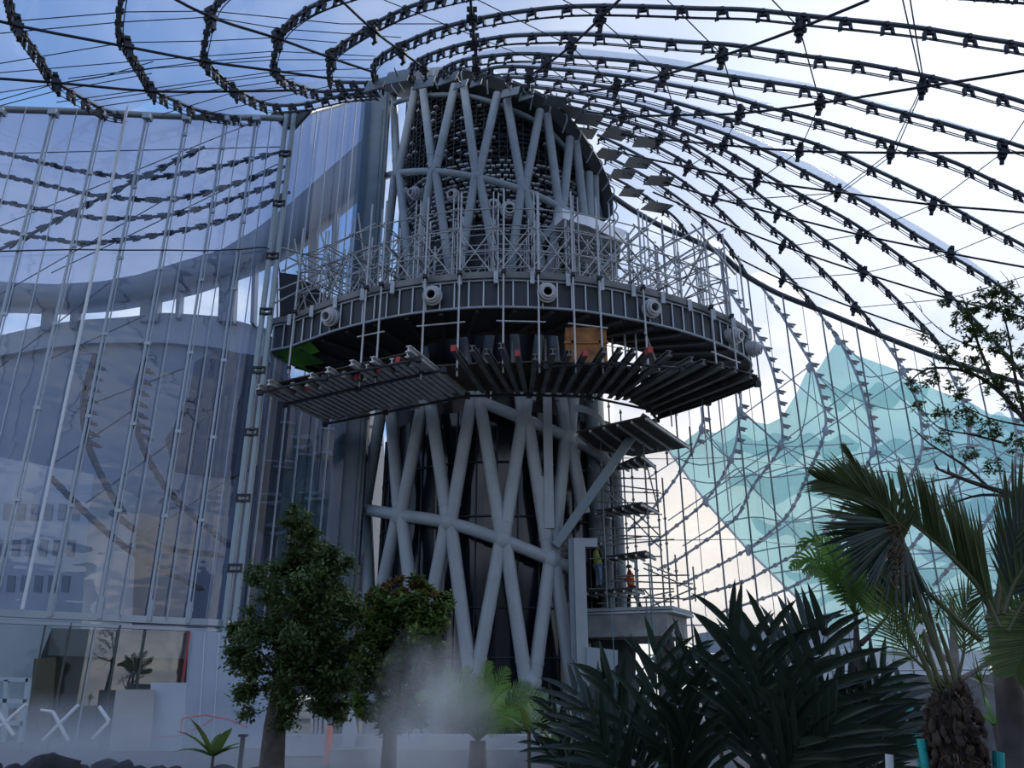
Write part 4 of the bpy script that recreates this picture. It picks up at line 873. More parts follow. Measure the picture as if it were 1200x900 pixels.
for k, pts in enumerate([[(800,560),(838,566),(868,548),(900,560),(945,548),(990,560),(1040,552),(1100,562),(1160,552),(1240,560)],[(850,612),(885,606),(930,612),(980,604),(1040,614),(1100,604),(1160,612),(1240,606)],[(880,648),(930,640),(990,650),(1050,640),(1120,650),(1240,642)],
  [(905,672),(960,666),(1020,676),(1090,666),(1240,672)],[(930,697),(990,690),(1060,700),(1130,690),(1240,697)],[(955,722),(1020,714),(1100,724),(1240,716)],[(868,482),(895,505),(915,520),(940,505),(950,432)],[(950,432),(975,452),(1010,470),(1050,480),(1085,470)],[(822,503),(845,530),(870,538),(915,522)],[(915,522),(965,540),(1022,530),(1075,545),(1130,520),(1200,540)],[(983,400),(1010,440),(1050,436)],[(790,535),(820,545),(857,538)]]):
    q_ = MB(); q_.tube(smooth([at(x, y, YO+.2) for x, y in pts], 4), .05, 4); q_.build('seam', mat('teal_fold_shade_line', (.06,.26,.28), .7), NET)  # darker arcs drawn for the net's fold shading, not sewn joints
m = MB(); rows = []
for i in range(40):
    x = 690+i*6.6; ya = 505 if x < 760 else xs_at([(760,505),(783,528)]+botn[1:], x); row = []
    for j in range(12):
        y = ya+(755-ya)*j/11; row.append(at(x, y, YO+1.4+.6*math.sin(y*.09)))
    rows.append(row)
m.grid(rows); tag(m.build('white_foil', M_wf), 'big white triangular foil field behind the access scaffold, bordering the teal net', 'foil')
m = MB(); m.tube([at(x,y,YO+.2) for x, y in [(783,527),(827,588),(877,645),(935,702),(1000,765)]], .09, 6); tag(m.build('foil_edge_tube', M_white), 'pale tube along the diagonal border between white foil and teal net', 'tube')
LL = [((760,560),(950,428)),((783,610),(1010,448)),((800,640),(868,590)),((827,588),(1062,440)),((877,645),(1130,470)),((935,702),(1190,520)),((868,480),(1010,600)),((822,500),(960,655)),((916,435),(1080,572)),((983,398),(1160,560)),((948,430),(1120,600)),((1050,435),(1200,560)),((1000,700),(1200,600)),((870,520),(1000,520)),((905,560),(1150,520)),((930,610),(1200,560)),((960,650),(1200,640)),((980,700),(1200,690)),((850,560),(930,545))]
for i, (a, b) in enumerate(LL):
    pa, pb = at(*a, YO-.3), at(*b, YO-.3); mid = (pa+pb)/2-V((0,0,.25)); m = MB(); m.tube([pa, mid, pb], .05, 5)
    order_ = sorted(range(len(LL)), key=lambda k: LL[k][0][1]+LL[k][1][1]).index(i)
    tag(m.build('net_cable', M_orr), ORD[order_]+' from the top of the cables crossing the teal net', 'cable', 'cables crossing the teal net')
for i, (px, py) in enumerate([(868,481),(948,431),(982,399),(1058,435),(822,503),(827,588),(877,645),(915,522),(967,505),(1022,530),(857,538),(1135,500)]):
    p = at(px, py, YO-.4); m = MB(); m.blob(p, (.22,.2,.4), i, .5, 6); tag(m.build('net_node', M_orr), ORD[sorted([868,948,982,1058,822,827,877,915,967,1022,857,1135]).index(px)]+' from the left of the dark cable nodes on the teal net', 'clamp', 'cable nodes on the teal net')
# low landscape beyond the right glass
outline('outer_band', [(820,742),(880,735),(1000,738),(1000,760),(820,765)], 57, 1., mat('blue_band', (.22,.30,.40), .6), 'low blue-grey band at the foot of the foil field', 'panel')
outline('pale_shed', [(840,765),(1000,760),(1160,762),(1160,842),(840,842)], 55, 4., mat('pale_shed_m', (.50,.60,.64), .6, 0, .2, .2), 'pale low shed outside at the foot of the right glass', 'shed')
# concrete retaining wall at the right
m = MB(); a, b = at(985,792,26), at(1230,790,23.5); m.prism([V((a.x,a.y,0)), V((b.x,b.y,0)), V((b.x,b.y,b.z)), V((a.x,a.y,a.z))], (0,.4,0)); RW = tag(m.build('retaining_wall', mat('stained_concrete', (.19,.20,.205), .85, 0, .45, .9, .3)), 'stained grey concrete retaining wall behind the fibrous palm', 'wall')
m = MB(); m.tube([at(960,786,25.6), at(1230,784,23.2)], .03, 6); tag(m.build('wall_rail', M_galv), 'thin light rail along the top of the concrete retaining wall', 'rail')
# timber guard rail and plinth at the tower foot
PL_ = thing('timber_barrier', 'rough timber barrier with top and bottom rails at the tower foot', 'barrier', at(680, 890, 17))
for a, b, w_ in [((640,852),(697,853),.08),((632,888),(706,880),.10),((672,880),(676,905),.10),((640,852),(642,892),.08),((694,853),(696,888),.08)]:
    m = MB(); m.bar(at(*a,19), at(*b,19), w_, w_); m.build('timber_rail', mat('raw_timber', (.33,.25,.19), .7, 0, .2, 4.), PL_)
for i, (px, y0) in enumerate([(657,862),(665,870)]):
    m = MB(); m.tube([at(px,y0,19.5), V((at(px-3,900,19.5).x,19.5,0))], .04, 6); tag(m.build('marker_stick', M_red), ['taller','shorter'][i]+' red marker stick behind the timber barrier', 'stick')
m = MB(); p = at(625, 878, 21); m.box((p.x, p.y+.5, p.z-.3), (9.5,1.4,.6)); tag(m.build('kerb_stone', M_conc), 'long light concrete kerb across the foot of the tower', 'kerb')
m = MB(); p = at(480, 872, 24); m.box((p.x, p.y+1, .3), (8.,1.4,.5)); tag(m.build('kerb_stone', mat('plinth_white', (.40,.42,.45), .7)), 'whitish plinth strip behind the two left trees', 'kerb')
# ================================================================ PLANTS
def leaf_cloud(blobs, Y, count, size, rng, asp=2.2, drop=.3, jitY=1., dens=1):
    """many small folded leaves in clumps"""
    m = MB(); tot = sum(b[2]**2 for b in blobs)
    for (px, py, r) in blobs:
        c = at(px, py, Y); rr = r/F*Y*1.02; n = int(count*r*r/tot); subs = []
        for k in range(max(6, int(r/3))*dens):
            u = V((rng.gauss(0,1), rng.gauss(0,1), rng.gauss(0,1))).normalized()*rr*(.45+.55*rng.random()**.5); subs.append(c+V((u.x,u.y*jitY,u.z)))
        for i in range(n):
            s_ = rng.choice(subs); d = V((rng.gauss(0,1), rng.gauss(0,1), rng.gauss(0,.7))); p = s_+d*rr*(.17 if dens == 1 else .10)
            a = V((rng.gauss(0,1), rng.gauss(0,1), rng.gauss(-drop,.5))).normalized(); b = a.cross(V((rng.random()-.5, rng.random()-.5, 1))).normalized()
            l = size*rng.uniform(.7,1.3); w_ = l/asp
            m.add([p, p+a*l*.5+b*w_*.5, p+a*l, p+a*l*.5-b*w_*.5], [(0,1,2,3)])
    return m
def branches(m, root, targets, r0, rng, n=6):
    root = V(root)
    for t in targets:
        t = V(t); mid = root.lerp(t, .5)+V((rng.uniform(-.1,.1), rng.uniform(-.1,.1), rng.uniform(.0,.2)))*(t-root).length*.4
        pts = smooth([root, mid, t], 4); m.tube(pts, [r0*(1-.85*i/(len(pts)-1)) for i in range(len(pts))], n)
rng = random.Random(3)
M_bark = mat('grey_bark', (.10,.085,.07), .9, 0, .4, 6., .5)
L1_ = leafmat('dark_green_leaves', (.11,.165,.055), .55, .35, .6); L2_ = leafmat('glossy_mid_green', (.105,.165,.04), .55, .35, .55); L3_ = leafmat('young_red_leaves', (.20,.12,.03), .4)
Lpalm = leafmat('dark_palm_leaf', (.022,.042,.026), .4, .15, .3); Lpalm2 = leafmat('olive_palm_leaf', (.055,.085,.025), .5, .3, .35); Lfern = leafmat('bright_fern', (.14,.26,.06), .3, .5); Ltf = leafmat('tree_fern_leaf', (.12,.24,.05), .4, .5)
# -- tall dark feathery tree
t = thing('leafy_tree', 'tall dark feathery tree in front of the left glass wall corner', 'tree', at(322, 880, 14)*1)
t.location.z = 0
b1 = [(343,604,16),(362,612,14),(350,622,16),(360,645,25),(338,655,22),(385,655,26),(320,685,28),(360,688,42),(398,690,30),(312,722,25),(350,730,50),(395,735,36),(290,748,24),(315,770,38),(355,785,48),(398,782,34),(290,790,20),(320,812,32),(360,820,36),(395,812,26),(415,760,22),(283,735,12),(420,720,14),(300,668,10)]
leaf_cloud(b1, 14, 42000, .095, rng).build('foliage', L1_, t)
m = MB(); a = at(322, 872, 14); a.z = 0; c = at(330, 790, 14); d = at(352, 640, 14)
m.tube([a, at(322,850,14), at(326,825,14), c, at(345,720,14), d, at(347,608,14)], [.22,.17,.15,.12,.08,.045,.015], 10)
m.build('trunk', M_bark, t); m = MB(); branches(m, c, [at(x,y,14) for x,y in [(300,760),(290,790),(390,780),(400,735),(315,725),(365,700),(395,815),(310,815)]], .05, rng); m.build('branches', M_bark, t)
# -- rounder tree with reddish tips
t = thing('leafy_tree', 'rounder green tree with reddish shoot tips, right of the tall dark tree', 'tree', at(455, 880, 13)); t.location.z = 0
b2 = [(478,695,24),(455,715,26),(500,712,24),(440,735,18),(480,740,38),(512,745,18),(450,772,30),(495,780,30),(465,808,36),(505,808,20),(440,820,20),(475,838,26),(445,700,14)]
leaf_cloud(b2, 13, 24000, .11, rng, 2.2, .1).build('foliage', L2_, t)
leaf_cloud([(478,682,14),(443,704,12),(500,694,12),(460,690,12),(515,712,8),(434,716,8),(485,730,10)], 12.9, 900, .08, rng).build('young_leaves', L3_, t)
m = MB(); a = at(455, 890, 13); a.z = 0; m.tube([a, at(458,850,13), at(465,800,13), at(474,740,13), at(478,690,13)], [.13,.10,.08,.05,.015], 8); m.tube([at(458,850,13), at(440,800,13), at(445,730,13)], [.06,.04,.015], 6); m.build('trunk', M_bark, t)
def pinna(m, p, d, side, l, w_, droop, fold=.25):
    """one strap leaflet in four segments, drooping, with a V fold"""
    rows = []; n = 4; pos = V(p); dr = V(d).normalized(); nrm = side.cross(dr)
    nrm = nrm.normalized() if nrm.length > 1e-5 else V((0,0,1))
    for i in range(n+1):
        s = i/n; wd = w_*math.sin(math.pi*min(.12+s*.88, .995))**.6*(1-s*.35) if i < n else .0015
        sd = dr.cross(nrm).normalized()
        rows.append([pos+sd*wd*.5+nrm*wd*fold, pos, pos-sd*wd*.5+nrm*wd*fold]); dr = (dr+V((0,0,-droop/n))).normalized(); pos = pos+dr*(l/n)
    m.grid(rows)
def frond(parent, pts, Ln, npair, prof, wid, ang, droop, mt, r=.012, up=V((0,0,1)), rachis_mat=None, start=.15, sides=(1,-1), rg=rng, jit=.08, name='frond', fixed=None):
    P = smooth([V(p) for p in pts], 6); m = MB(); n_ = len(P); m.tube(P, [r*(1.1-.9*i/(n_-1)) for i in range(n_)], 5, mi=1)
    Q = resample(P, npair+2)
    for i in range(npair):
        s = i/(npair-1); 
        if s < start: continue
        p = Q[i+1]; d = (Q[i+2]-Q[i]).normalized(); lat = d.cross(up)
        lat = lat.normalized() if lat.length > .05 else V((1,0,0))
        for sg in sides:
            u = (s-start)/(1-start); l = Ln*prof(u)*rg.uniform(.9,1.1); a_ = ang*(1-.45*u)+rg.uniform(-jit,jit)
            dr = (d*math.cos(a_)+lat*sg*math.sin(a_)+up*.12)
            if fixed is not None: dr = (V(fixed)+V((rg.uniform(-.08,.08),rg.uniform(-.2,.2),0))).normalized() if sg == 1 else dr
            pinna(m, p, dr, lat, l, wid*(.6+.4*prof(u)), droop)
    return m.build(name, [mt, rachis_mat or mt], parent)
full = lambda u: math.sin(math.pi*(.08+.9*u))**.55
tip = lambda u: .55+.45*math.sin(math.pi*(.1+.85*u))
# -- cycad-like fern with bright upright fronds
t = thing('cycad_fern', 'bright green fern with upright feathery fronds in front of the tower foot', 'fern', at(560, 900, 10)); t.location.z = 0
c = at(560, 868, 10)
m = MB(); b0 = V((c.x, c.y, 0)); m.tube([b0, b0.lerp(c,.5), c], [.14,.12,.09], 8); m.build('stem', M_bark, t)
for i, (x, y, dy) in enumerate([(574,772,0),(596,780,.1),(622,798,.3),(640,806,0),(655,830,-.3),(545,778,.4),(520,782,-.2),(500,792,.1),(486,812,-.4),(478,835,.2),(636,850,-.6),(510,830,-.7),(600,800,-.8),(560,790,-.6),(650,812,.5),(530,800,.6),(612,840,-.9)]):
    e = at(x, y, 10+dy); mid = c.lerp(e, .55)+V((0,0,.12)); 
    frond(t, [c, c.lerp(e,.25)+V((0,0,.08)), mid, e+V((0,0,-.02))], .17, 34, full, .02, 1.15, .25, Lfern if i in (0,1,2,6) else L2_ if i % 2 else Lfern, .009, up=V((0,-1,.25)).normalized())
# -- tree fern, backlit
t = thing('tree_fern', 'light green fishtail palm with a slim dark trunk, arching left behind the dark palms', 'palm', at(1012, 880, 12)); t.location.z = 0
c = at(1003, 722, 12)
m = MB(); a = at(1012,880,12); a.z = 0; m.tube([a, at(1012,820,12), at(1007,770,12), at(1004,755,12), c], [.10,.10,.085,.05,.03], 8); m.tube([at(1008,755,12), at(1022,742,12), at(1040,722,12)], [.045,.03,.02], 6); m.build('trunk', mat('dark_trunk', (.045,.035,.03), .9, 0, .4, 8.), t)
for x, y, mx_, my_, dy in [(924,668,955,655,0),(932,645,960,635,.3),(955,628,975,650,-.3),(975,615,985,655,.4),(1005,612,1002,660,0),(1030,632,1018,665,.2),(1050,665,1030,680,-.2),(1056,700,1038,700,.1),(940,672,965,668,-.5),(1000,640,998,680,-.5)]:
    e = at(x, y, 12+dy); frond(t, [c, at(mx_,my_,12+dy*.5), e], .26, 22, full, .055, .95, .5, Ltf, .012, up=V((0,-1,.2)).normalized(), start=.1)
# -- dark broad-leaved palms (three clumps)
def clump(label, base, Y, tips, seed, Ln=.5, wd=.07, npair=8):
    rg = random.Random(seed); t = thing('broadleaf_palm', label, 'palm', at(*base, Y), 0, 'dark broadleaf palms'); t.location.z = 0; b0 = V(t.location)
    for i, (x, y, dy) in enumerate(tips):
        if len(tips) > 8 and i % 4 == 3: continue
        e = at(x, y, Y+dy); s = b0+V((rg.uniform(-.18,.18), rg.uniform(-.15,.15), 0)); hub = V((s.x*.75+e.x*.25, s.y, max(.6, e.z*.45)))
        k = s.lerp(hub, .5); m = MB(); m.tube(smooth([s, k, hub], 3), .02, 6); m.build('cane', mat('cane_brown', (.07,.05,.03), .6, 0, .3, 8.), t)
        frond(t, [hub, hub.lerp(e,.45)+V((0,0,.10)), e], Ln, npair, tip, wd, .75, .45, Lpalm, .011, up=V((0,-.8,.6)).normalized(), rg=rg, jit=.22, start=.12)
    return t
clump('very dark broad-leaved palm just right of the tower foot', (790,985), 6.6, [(700,778,0),(664,800,.3),(688,840,-.3),(742,765,.2),(768,748,0),(806,752,.3),(830,762,-.2),(725,862,-.5),(668,850,.4),(842,810,.2),(790,790,-.4),(760,830,-.5),(812,850,-.4),(735,800,.6),(775,880,-.6)], 11)
clump('largest dark broad-leaved palm in the middle of the foreground', (905,985), 6.2, [(852,712,0),(880,735,.3),(905,722,-.2),(928,712,.1),(950,716,.2),(972,722,-.3),(1005,790,.2),(868,790,-.3),(985,830,-.4),(920,800,-.5),(950,770,.3),(870,850,-.5),(940,860,-.6),(832,770,.4),(900,765,.5),(995,860,.3)], 12, .56, .075)
clump('dark broad-leaved palm spreading low right of the middle one', (985,985), 6.8, [(1040,776,0),(1062,800,.3),(1020,800,-.3),(1058,850,.1),(1000,850,.3),(1075,838,.2),(965,840,.4),(1030,870,-.5),(950,800,.5)], 13, .5, .065, 10)
clump('slender dark palm between the fern and the timber barrier', (715,985), 7.6, [(640,815,0),(655,870,.1),(690,800,.2),(622,865,0),(700,860,-.3)], 14, .34, .055, 9)
# -- low fringe of leafy plants along the bottom edge
for i, (px, py, Y, n, s_, lab, mt) in enumerate([(620,858,8.6,7,.34,'broad-leaved green plant at the foot of the fern',L2_),(650,872,8.2,5,.26,'smaller broad-leaved plant between fern and timber barrier',L2_),(845,880,8,8,.3,'pale green leafy plant under the dark palms',Ltf),(1165,850,9,9,.5,'bright green strappy plant beside the concrete wall at the right',Ltf),(1080,842,9.5,10,.5,'green grassy plant left of the fibrous palm trunk',L2_),(250,885,12,7,.55,'broad-leaved rosette plant beside the garden light',L2_)]):
    t = thing('leafy_plant', lab, 'plant', at(px, py, Y)); t.location.z = 0; c = at(px, py, Y); rg = random.Random(40+i)
    m = MB(); m.tube([V(t.location), c], .02, 6); m.build('stem', M_bark, t)
    for k in range(n):
        a = 2*math.pi*k/n+rg.uniform(-.3,.3); d = V((math.cos(a)*.8, math.sin(a)*.4, rg.uniform(.5,1.3))).normalized(); m = MB()
        pinna(m, c, d, V((-d.y,d.x,0.01)), s_*rg.uniform(.8,1.3), s_*(.32 if i not in (3,4) else .10), .9, .15); m.build('leaf', mt, t)
# -- big feather palm, right
t = thing('feather_palm', 'large feather palm at the right with a shaggy fibrous trunk base', 'palm', at(1115, 985, 5)); t.location.z = 0
YP = 5.
b0 = V(t.location); top = at(1112, 815, YP)
m = MB(); m.tube([b0, at(1122,905,YP), at(1118,870,YP), at(1112,835,YP), top], [.13,.14,.135,.10,.06], 14)
m.build('trunk', mat('fibre_dark', (.035,.026,.02), .95, 0, .5, 14., .8), t)
rg = random.Random(5); m = MB()
for k in range(900):
    a = rg.uniform(0, 2*math.pi); h = rg.random(); p = at(1118+(h-.5)*10, 800+h*120, YP); r = .07+.085*min(1, h*2)+.02*math.sin(h*9); p = p+V((math.cos(a)*r, math.sin(a)*r, 0)); d = V((math.cos(a), math.sin(a), rg.uniform(-.6,1.2))).normalized(); b = d.cross(V((0,0,1))).normalized()
    l = rg.uniform(.03,.09); m.add([p-b*.006, p+b*.006, p+d*l+V((0,0,rg.uniform(-.03,.02)))], [(0,1,2)], 0 if rg.random() < .7 else 1)
m.build('trunk_fibre', [mat('fibre_dark', (.035,.026,.02)), mat('fibre_tan', (.16,.10,.05), .9)], t)
Lr = mat('petiole_green', (.085,.09,.035), .45, 0, .3, 5.)
for pts in [[(1112,830),(1090,770),(1075,720),(1062,690)],[(1118,825),(1100,760),(1085,700)],[(1106,830),(1085,780),(1066,740),(1058,720)],[(1125,820),(1112,770),(1098,730)]]:
    P = smooth([at(x, y, YP) for x, y in pts], 4); m = MB(); m.tube(P, [.019*(1-.5*i/(len(P)-1)) for i in range(len(P))], 7); m.build('petiole', Lr, t)
UPW = V((0,-1,.15)).normalized()
def pf(pts, Ln, n, wid, ang, droop, mt=Lpalm2, start=.1, sides=(1,-1), fixed=None, r=.022, prof=full, yv=None, par=None):
    P = [at(x, y, YP+(yv[i] if yv else 0)) for i, (x, y) in enumerate(pts)]
    return frond(par or t, P, Ln, n, prof, wid, ang, droop, mt, r, up=UPW, rachis_mat=Lr, start=start, sides=sides, rg=rg, jit=.06, fixed=fixed)
# left-arching fronds
pf([(1112,800),(1085,720),(1062,655),(1050,610),(1012,580),(958,562)], .34, 74, .028, .55, .18, start=.55, r=.015)
pf([(1112,800),(1080,715),(1060,650),(1046,606),(1015,572),(985,548)], .24, 56, .02, .5, .1, start=.6, mt=Lpalm2, yv=[0,0,0,.1,.2,.3], r=.013)
pf([(1058,610),(1030,575),(1002,545),(986,520)], .12, 30, .012, .45, .05, start=.2, r=.008)
def fan(hub, a0, a1, n, l0, l1, wid, mt, dy=.0, droop=.12):
    c = at(*hub, YP+dy); m = MB()
    for k in range(n):
        a = R(a0+(a1-a0)*(k+rg.uniform(-.3,.3))/(n-1)); d = V((math.cos(a), rg.uniform(-.18,.18), math.sin(a))).normalized(); off = V((rg.uniform(-.02,.02), 0, -.12*k/n))
        pinna(m, c+off, d, V((-d.z, 0, d.x)), rg.uniform(l0, l1), wid, droop)
    return m.build('frond', mt, t)
fan((1052,612), 172, 288, 64, .40, .54, .030, Lpalm)
fan((1048,604), 150, 180, 16, .40, .58, .028, Lpalm2, .05, .05)
m = MB(); 
for k in range(140): a = at(1050+rg.uniform(-8,10), 612+rg.uniform(0,75), YP-.03); m.tube([a, a+V((rg.uniform(-.05,.05),rg.uniform(-.03,.03),rg.uniform(-.05,.03)))], .003, 3)
m.build('dry_fibre', mat('fibre_tan', (.16,.10,.05), .9), t)
pf([(1108,806),(1070,770),(1045,735),(1035,700)], .26, 26, .014, .7, .3, start=.3, mt=L2_, r=.01)
pf([(1110,806),(1082,765),(1060,720),(1050,680)], .26, 30, .014, .6, .3, start=.3, mt=L2_, r=.01)
pf([(1120,806),(1130,760),(1128,720),(1140,690)], .24, 26, .014, .7, .3, start=.3, mt=L2_, r=.01)
m = MB()
for k in range(170):
    a = rg.uniform(0, 2*math.pi); h = rg.random(); q = at(1116+(h-.3)*8, 800+h*115, YP); r_ = .06+.09*min(1, h*2.2); m.blob(q+V((math.cos(a)*r_, math.sin(a)*r_, 0)), (rg.uniform(.012,.03), rg.uniform(.012,.03), rg.uniform(.02,.045)), k, .7, 4)
m.build('bark_clumps', mat('fibre_clump', (.06,.042,.03), .95, 0, .5, 20.), t)
m = MB(); tg = at(1078, 737, YP-.08); m.box(tg, (.035,.004,.055), axes=(V((.8,0,-.6)), V((0,1,0)), V((.6,0,.8)))); tag(m.build('plant_tag', M_white), 'small white plant tag clipped on a palm stem', 'tag')
# second palm: trunk at the right edge, big arching frond with upright blades
t = thing('feather_palm', 'palm trunk at the right edge bearing the huge arched frond with upright blades', 'palm', at(1192, 985, YP+.3)); t.location.z = 0
m = MB(); b0 = V(t.location); m.tube([b0, at(1190,900,YP+.3), at(1184,820,YP+.3), at(1172,750,YP+.3), at(1165,715,YP+.3)], [.095,.085,.08,.062,.045], 12); m.build('trunk', mat('grey_palm_trunk', (.13,.11,.10), .9, 0, .45, 5., .6), t)
m = MB(); m.tube([at(1165,730,YP+.3), at(1178,690,YP+.3), at(1198,655,YP+.3), at(1230,620,YP+.3)], [.06,.045,.035,.02], 8); m.build('petiole', Lr, t)
upb = lambda u: .72+.28*math.sin(math.pi*u)
pf([(1170,735),(1148,690),(1112,650),(1080,622),(1058,607)], .60, 58, .034, .8, .02, start=.05, sides=(1,), fixed=(-.04,.0,1.), r=.02, prof=(lambda u: 1.-.38*u), mt=Lpalm2)
pf([(1150,750),(1110,715),(1070,675),(1050,640)], .12, 20, .012, .5, .2, start=.3, r=.02, mt=Lpalm2)
pf([(1175,720),(1190,680),(1215,650),(1260,640)], .55, 44, .030, .8, .1, start=.15, r=.02, mt=Lpalm)
pf([(1180,740),(1205,700),(1240,690)], .40, 26, .02, .9, .3, start=.1, r=.018, mt=Lpalm2)
pf([(1240,700),(1215,735),(1190,790)], .34, 44, .028, 1.2, .2, start=.1, r=.014, mt=L2_)
pf([(1168,720),(1175,660),(1192,600),(1215,560)], .42, 30, .02, .5, .1, start=.3, r=.016, mt=Lpalm2)
# -- airy yucca behind
t = thing('spiky_shrub', 'airy pale-stemmed shrub with spiky leaf rosettes behind the shaggy palm', 'shrub', at(1120, 880, 11)); t.location.z = 0
m = MB(); a = V(t.location); j = at(1120, 790, 11); m.tube([a, j, at(1117,740,11), at(1115,705,11)], [.07,.06,.045,.03], 7); m.tube([at(1119,800,11), at(1145,785,11), at(1170,768,11)], [.04,.03,.02], 6); m.tube([at(1118,780,11), at(1095,760,11), at(1080,735,11)], [.035,.025,.02], 6); m.tube([at(1117,760,11), at(1135,755,11), at(1142,745,11)], [.03,.02,.02], 6); m.build('stem', mat('pale_stem', (.22,.20,.18), .8, 0, .3, 6.), t)
for x, y in [(1115,702),(1080,733),(1143,744),(1171,766),(1100,715),(1060,745),(1130,720),(1150,800)]:
    c = at(x, y, 11); m = MB()
    for k in range(26):
        d = V((rg.gauss(0,1), rg.gauss(0,.7), rg.gauss(.3,.8))).normalized(); pinna(m, c, d, V((-d.y,d.x,.01)), rg.uniform(.22,.4), .022, .5, .2)
    m.build('leaf_rosette', L2_, t)
# -- airy tree reaching in at the upper right
YB2 = 9.
t = thing('airy_tree', 'airy small-leaved tree reaching into the upper right from beyond the edge', 'tree', at(1290, 985, YB2)); t.location.z = 0
Bk = mat('dark_twig', (.05,.038,.032), .9, 0, .4, 6.)
m = MB(); a = V(t.location); m.tube([a, at(1285,800,YB2), at(1265,640,YB2), at(1235,585,YB2)], [.14,.12,.09,.06], 8); m.build('trunk', Bk, t)
BR_ = [([(1250,600),(1205,584),(1160,572),(1120,558),(1095,548)],.045),([(1205,584),(1150,580),(1110,592),(1080,600)],.022),([(1265,640),(1240,560),(1205,500),(1168,455),(1130,435),(1090,432),(1065,448)],.04),
 ([(1168,455),(1150,410),(1135,370),(1125,345)],.022),([(1205,500),(1190,440),(1180,390),(1172,350)],.024),([(1240,560),(1225,460),(1215,400),(1210,350)],.03),([(1130,435),(1105,410),(1085,395),(1060,385)],.014),([(1160,572),(1130,545),(1090,520),(1070,500)],.02),
 ([(1180,520),(1140,510),(1100,500),(1075,470)],.016),([(1150,410),(1115,395),(1085,372),(1070,352)],.012),([(1205,500),(1160,490),(1120,470)],.014),([(1235,585),(1215,620),(1180,640),(1140,650)],.014),([(1120,558),(1085,566),(1060,570)],.012),([(1172,350),(1185,340),(1195,336)],.01),([(1265,640),(1225,690),(1170,665),(1120,660)],.014)]
for k, (pts, r) in enumerate(BR_):
    m = MB(); P = smooth([at(x+rg.uniform(-2,2), y, YB2+(k % 5-2)*.12*min(1, i)) for i, (x, y) in enumerate(pts)], 4); m.tube(P, [r*(1-.8*i/(len(P)-1)) for i in range(len(P))], 6)
    for j in range(3, len(P)-1, 2):
        e = P[j]+V((rg.uniform(-.25,.1), rg.uniform(-.2,.2), rg.uniform(-.15,.25))); m.tube([P[j], P[j].lerp(e,.5)+V((0,0,.03)), e], [r*.35+.002, .004, .002], 4)
    m.build('branch', Bk, t)
leaf_cloud([(1150,355,20),(1175,350,20),(1192,368,18),(1125,372,12),(1140,395,18),(1170,400,18),(1195,420,16),(1110,415,14),(1085,395,7),(1140,430,16),(1090,440,12),(1070,450,8),(1120,455,12),(1165,450,16),(1190,470,14),(1130,490,14),(1100,485,10),(1160,500,14),(1105,512,10),(1135,530,10),(1075,475,7),(1165,545,10),(1105,355,6),(1190,520,12)], YB2, 6500, .06, rng, 2.6, .2, dens=4).build('foliage', leafmat('light_airy_leaves', (.075,.12,.035), .4, .45), t)
# -- young-tree guards and tubes
for i, (a, b, r, mt, lab) in enumerate([((1079,866),(1090,925),.024,'t','teal plastic tree guard leaning left of the shaggy trunk'),((1170,881),(1171,940),.032,'t','wide teal plastic tree guard at the lower right'),((1066,826),(1070,850),.022,'t','short distant teal plastic guard in the planting'),((1042,884),(1044,940),.022,'w','white ribbed tube standing left of the leaning teal guard')]):
    Y = 5 if i != 2 else 8; p, q = at(*a, Y), at(*b, Y); m = MB(); m.ring(q, p-q, r*.8, r, (p-q).length, 12); base = V((q.x, q.y, 0)); m.tube([base, q], r*.9, 8)
    tag(m.build('tree_guard', mat('teal_plastic', (.02,.42,.38), .4) if mt == 't' else mat('white_plastic', (.6,.64,.66), .4)), lab, 'tree guard')
# distant greenery outside
for i, (px, py, r, Y) in enumerate([(20,790,26,60),(-20,785,30,62),(60,795,14,58),(905,780,14,70),(960,776,16,72),(1030,778,18,70),(1100,776,20,72),(1180,775,22,70),(780,772,16,70)]):
    t = thing('distant_tree', ORD[sorted([20,-20,60,905,960,1030,1100,1180,780]).index(px)]+' from the left of the distant green trees along the horizon outside', 'tree', at(px, 812, Y), 0, 'distant trees outside'); t.location.z = 0
    leaf_cloud([(px,py,r),(px+r*.7,py+5,r*.6),(px-r*.7,py+6,r*.6)], Y, 500, .7, rng, 1.6).build('foliage', L2_, t); m = MB(); m.tube([V(t.location), at(px,py,Y)], .25, 6); m.build('trunk', M_bark, t)
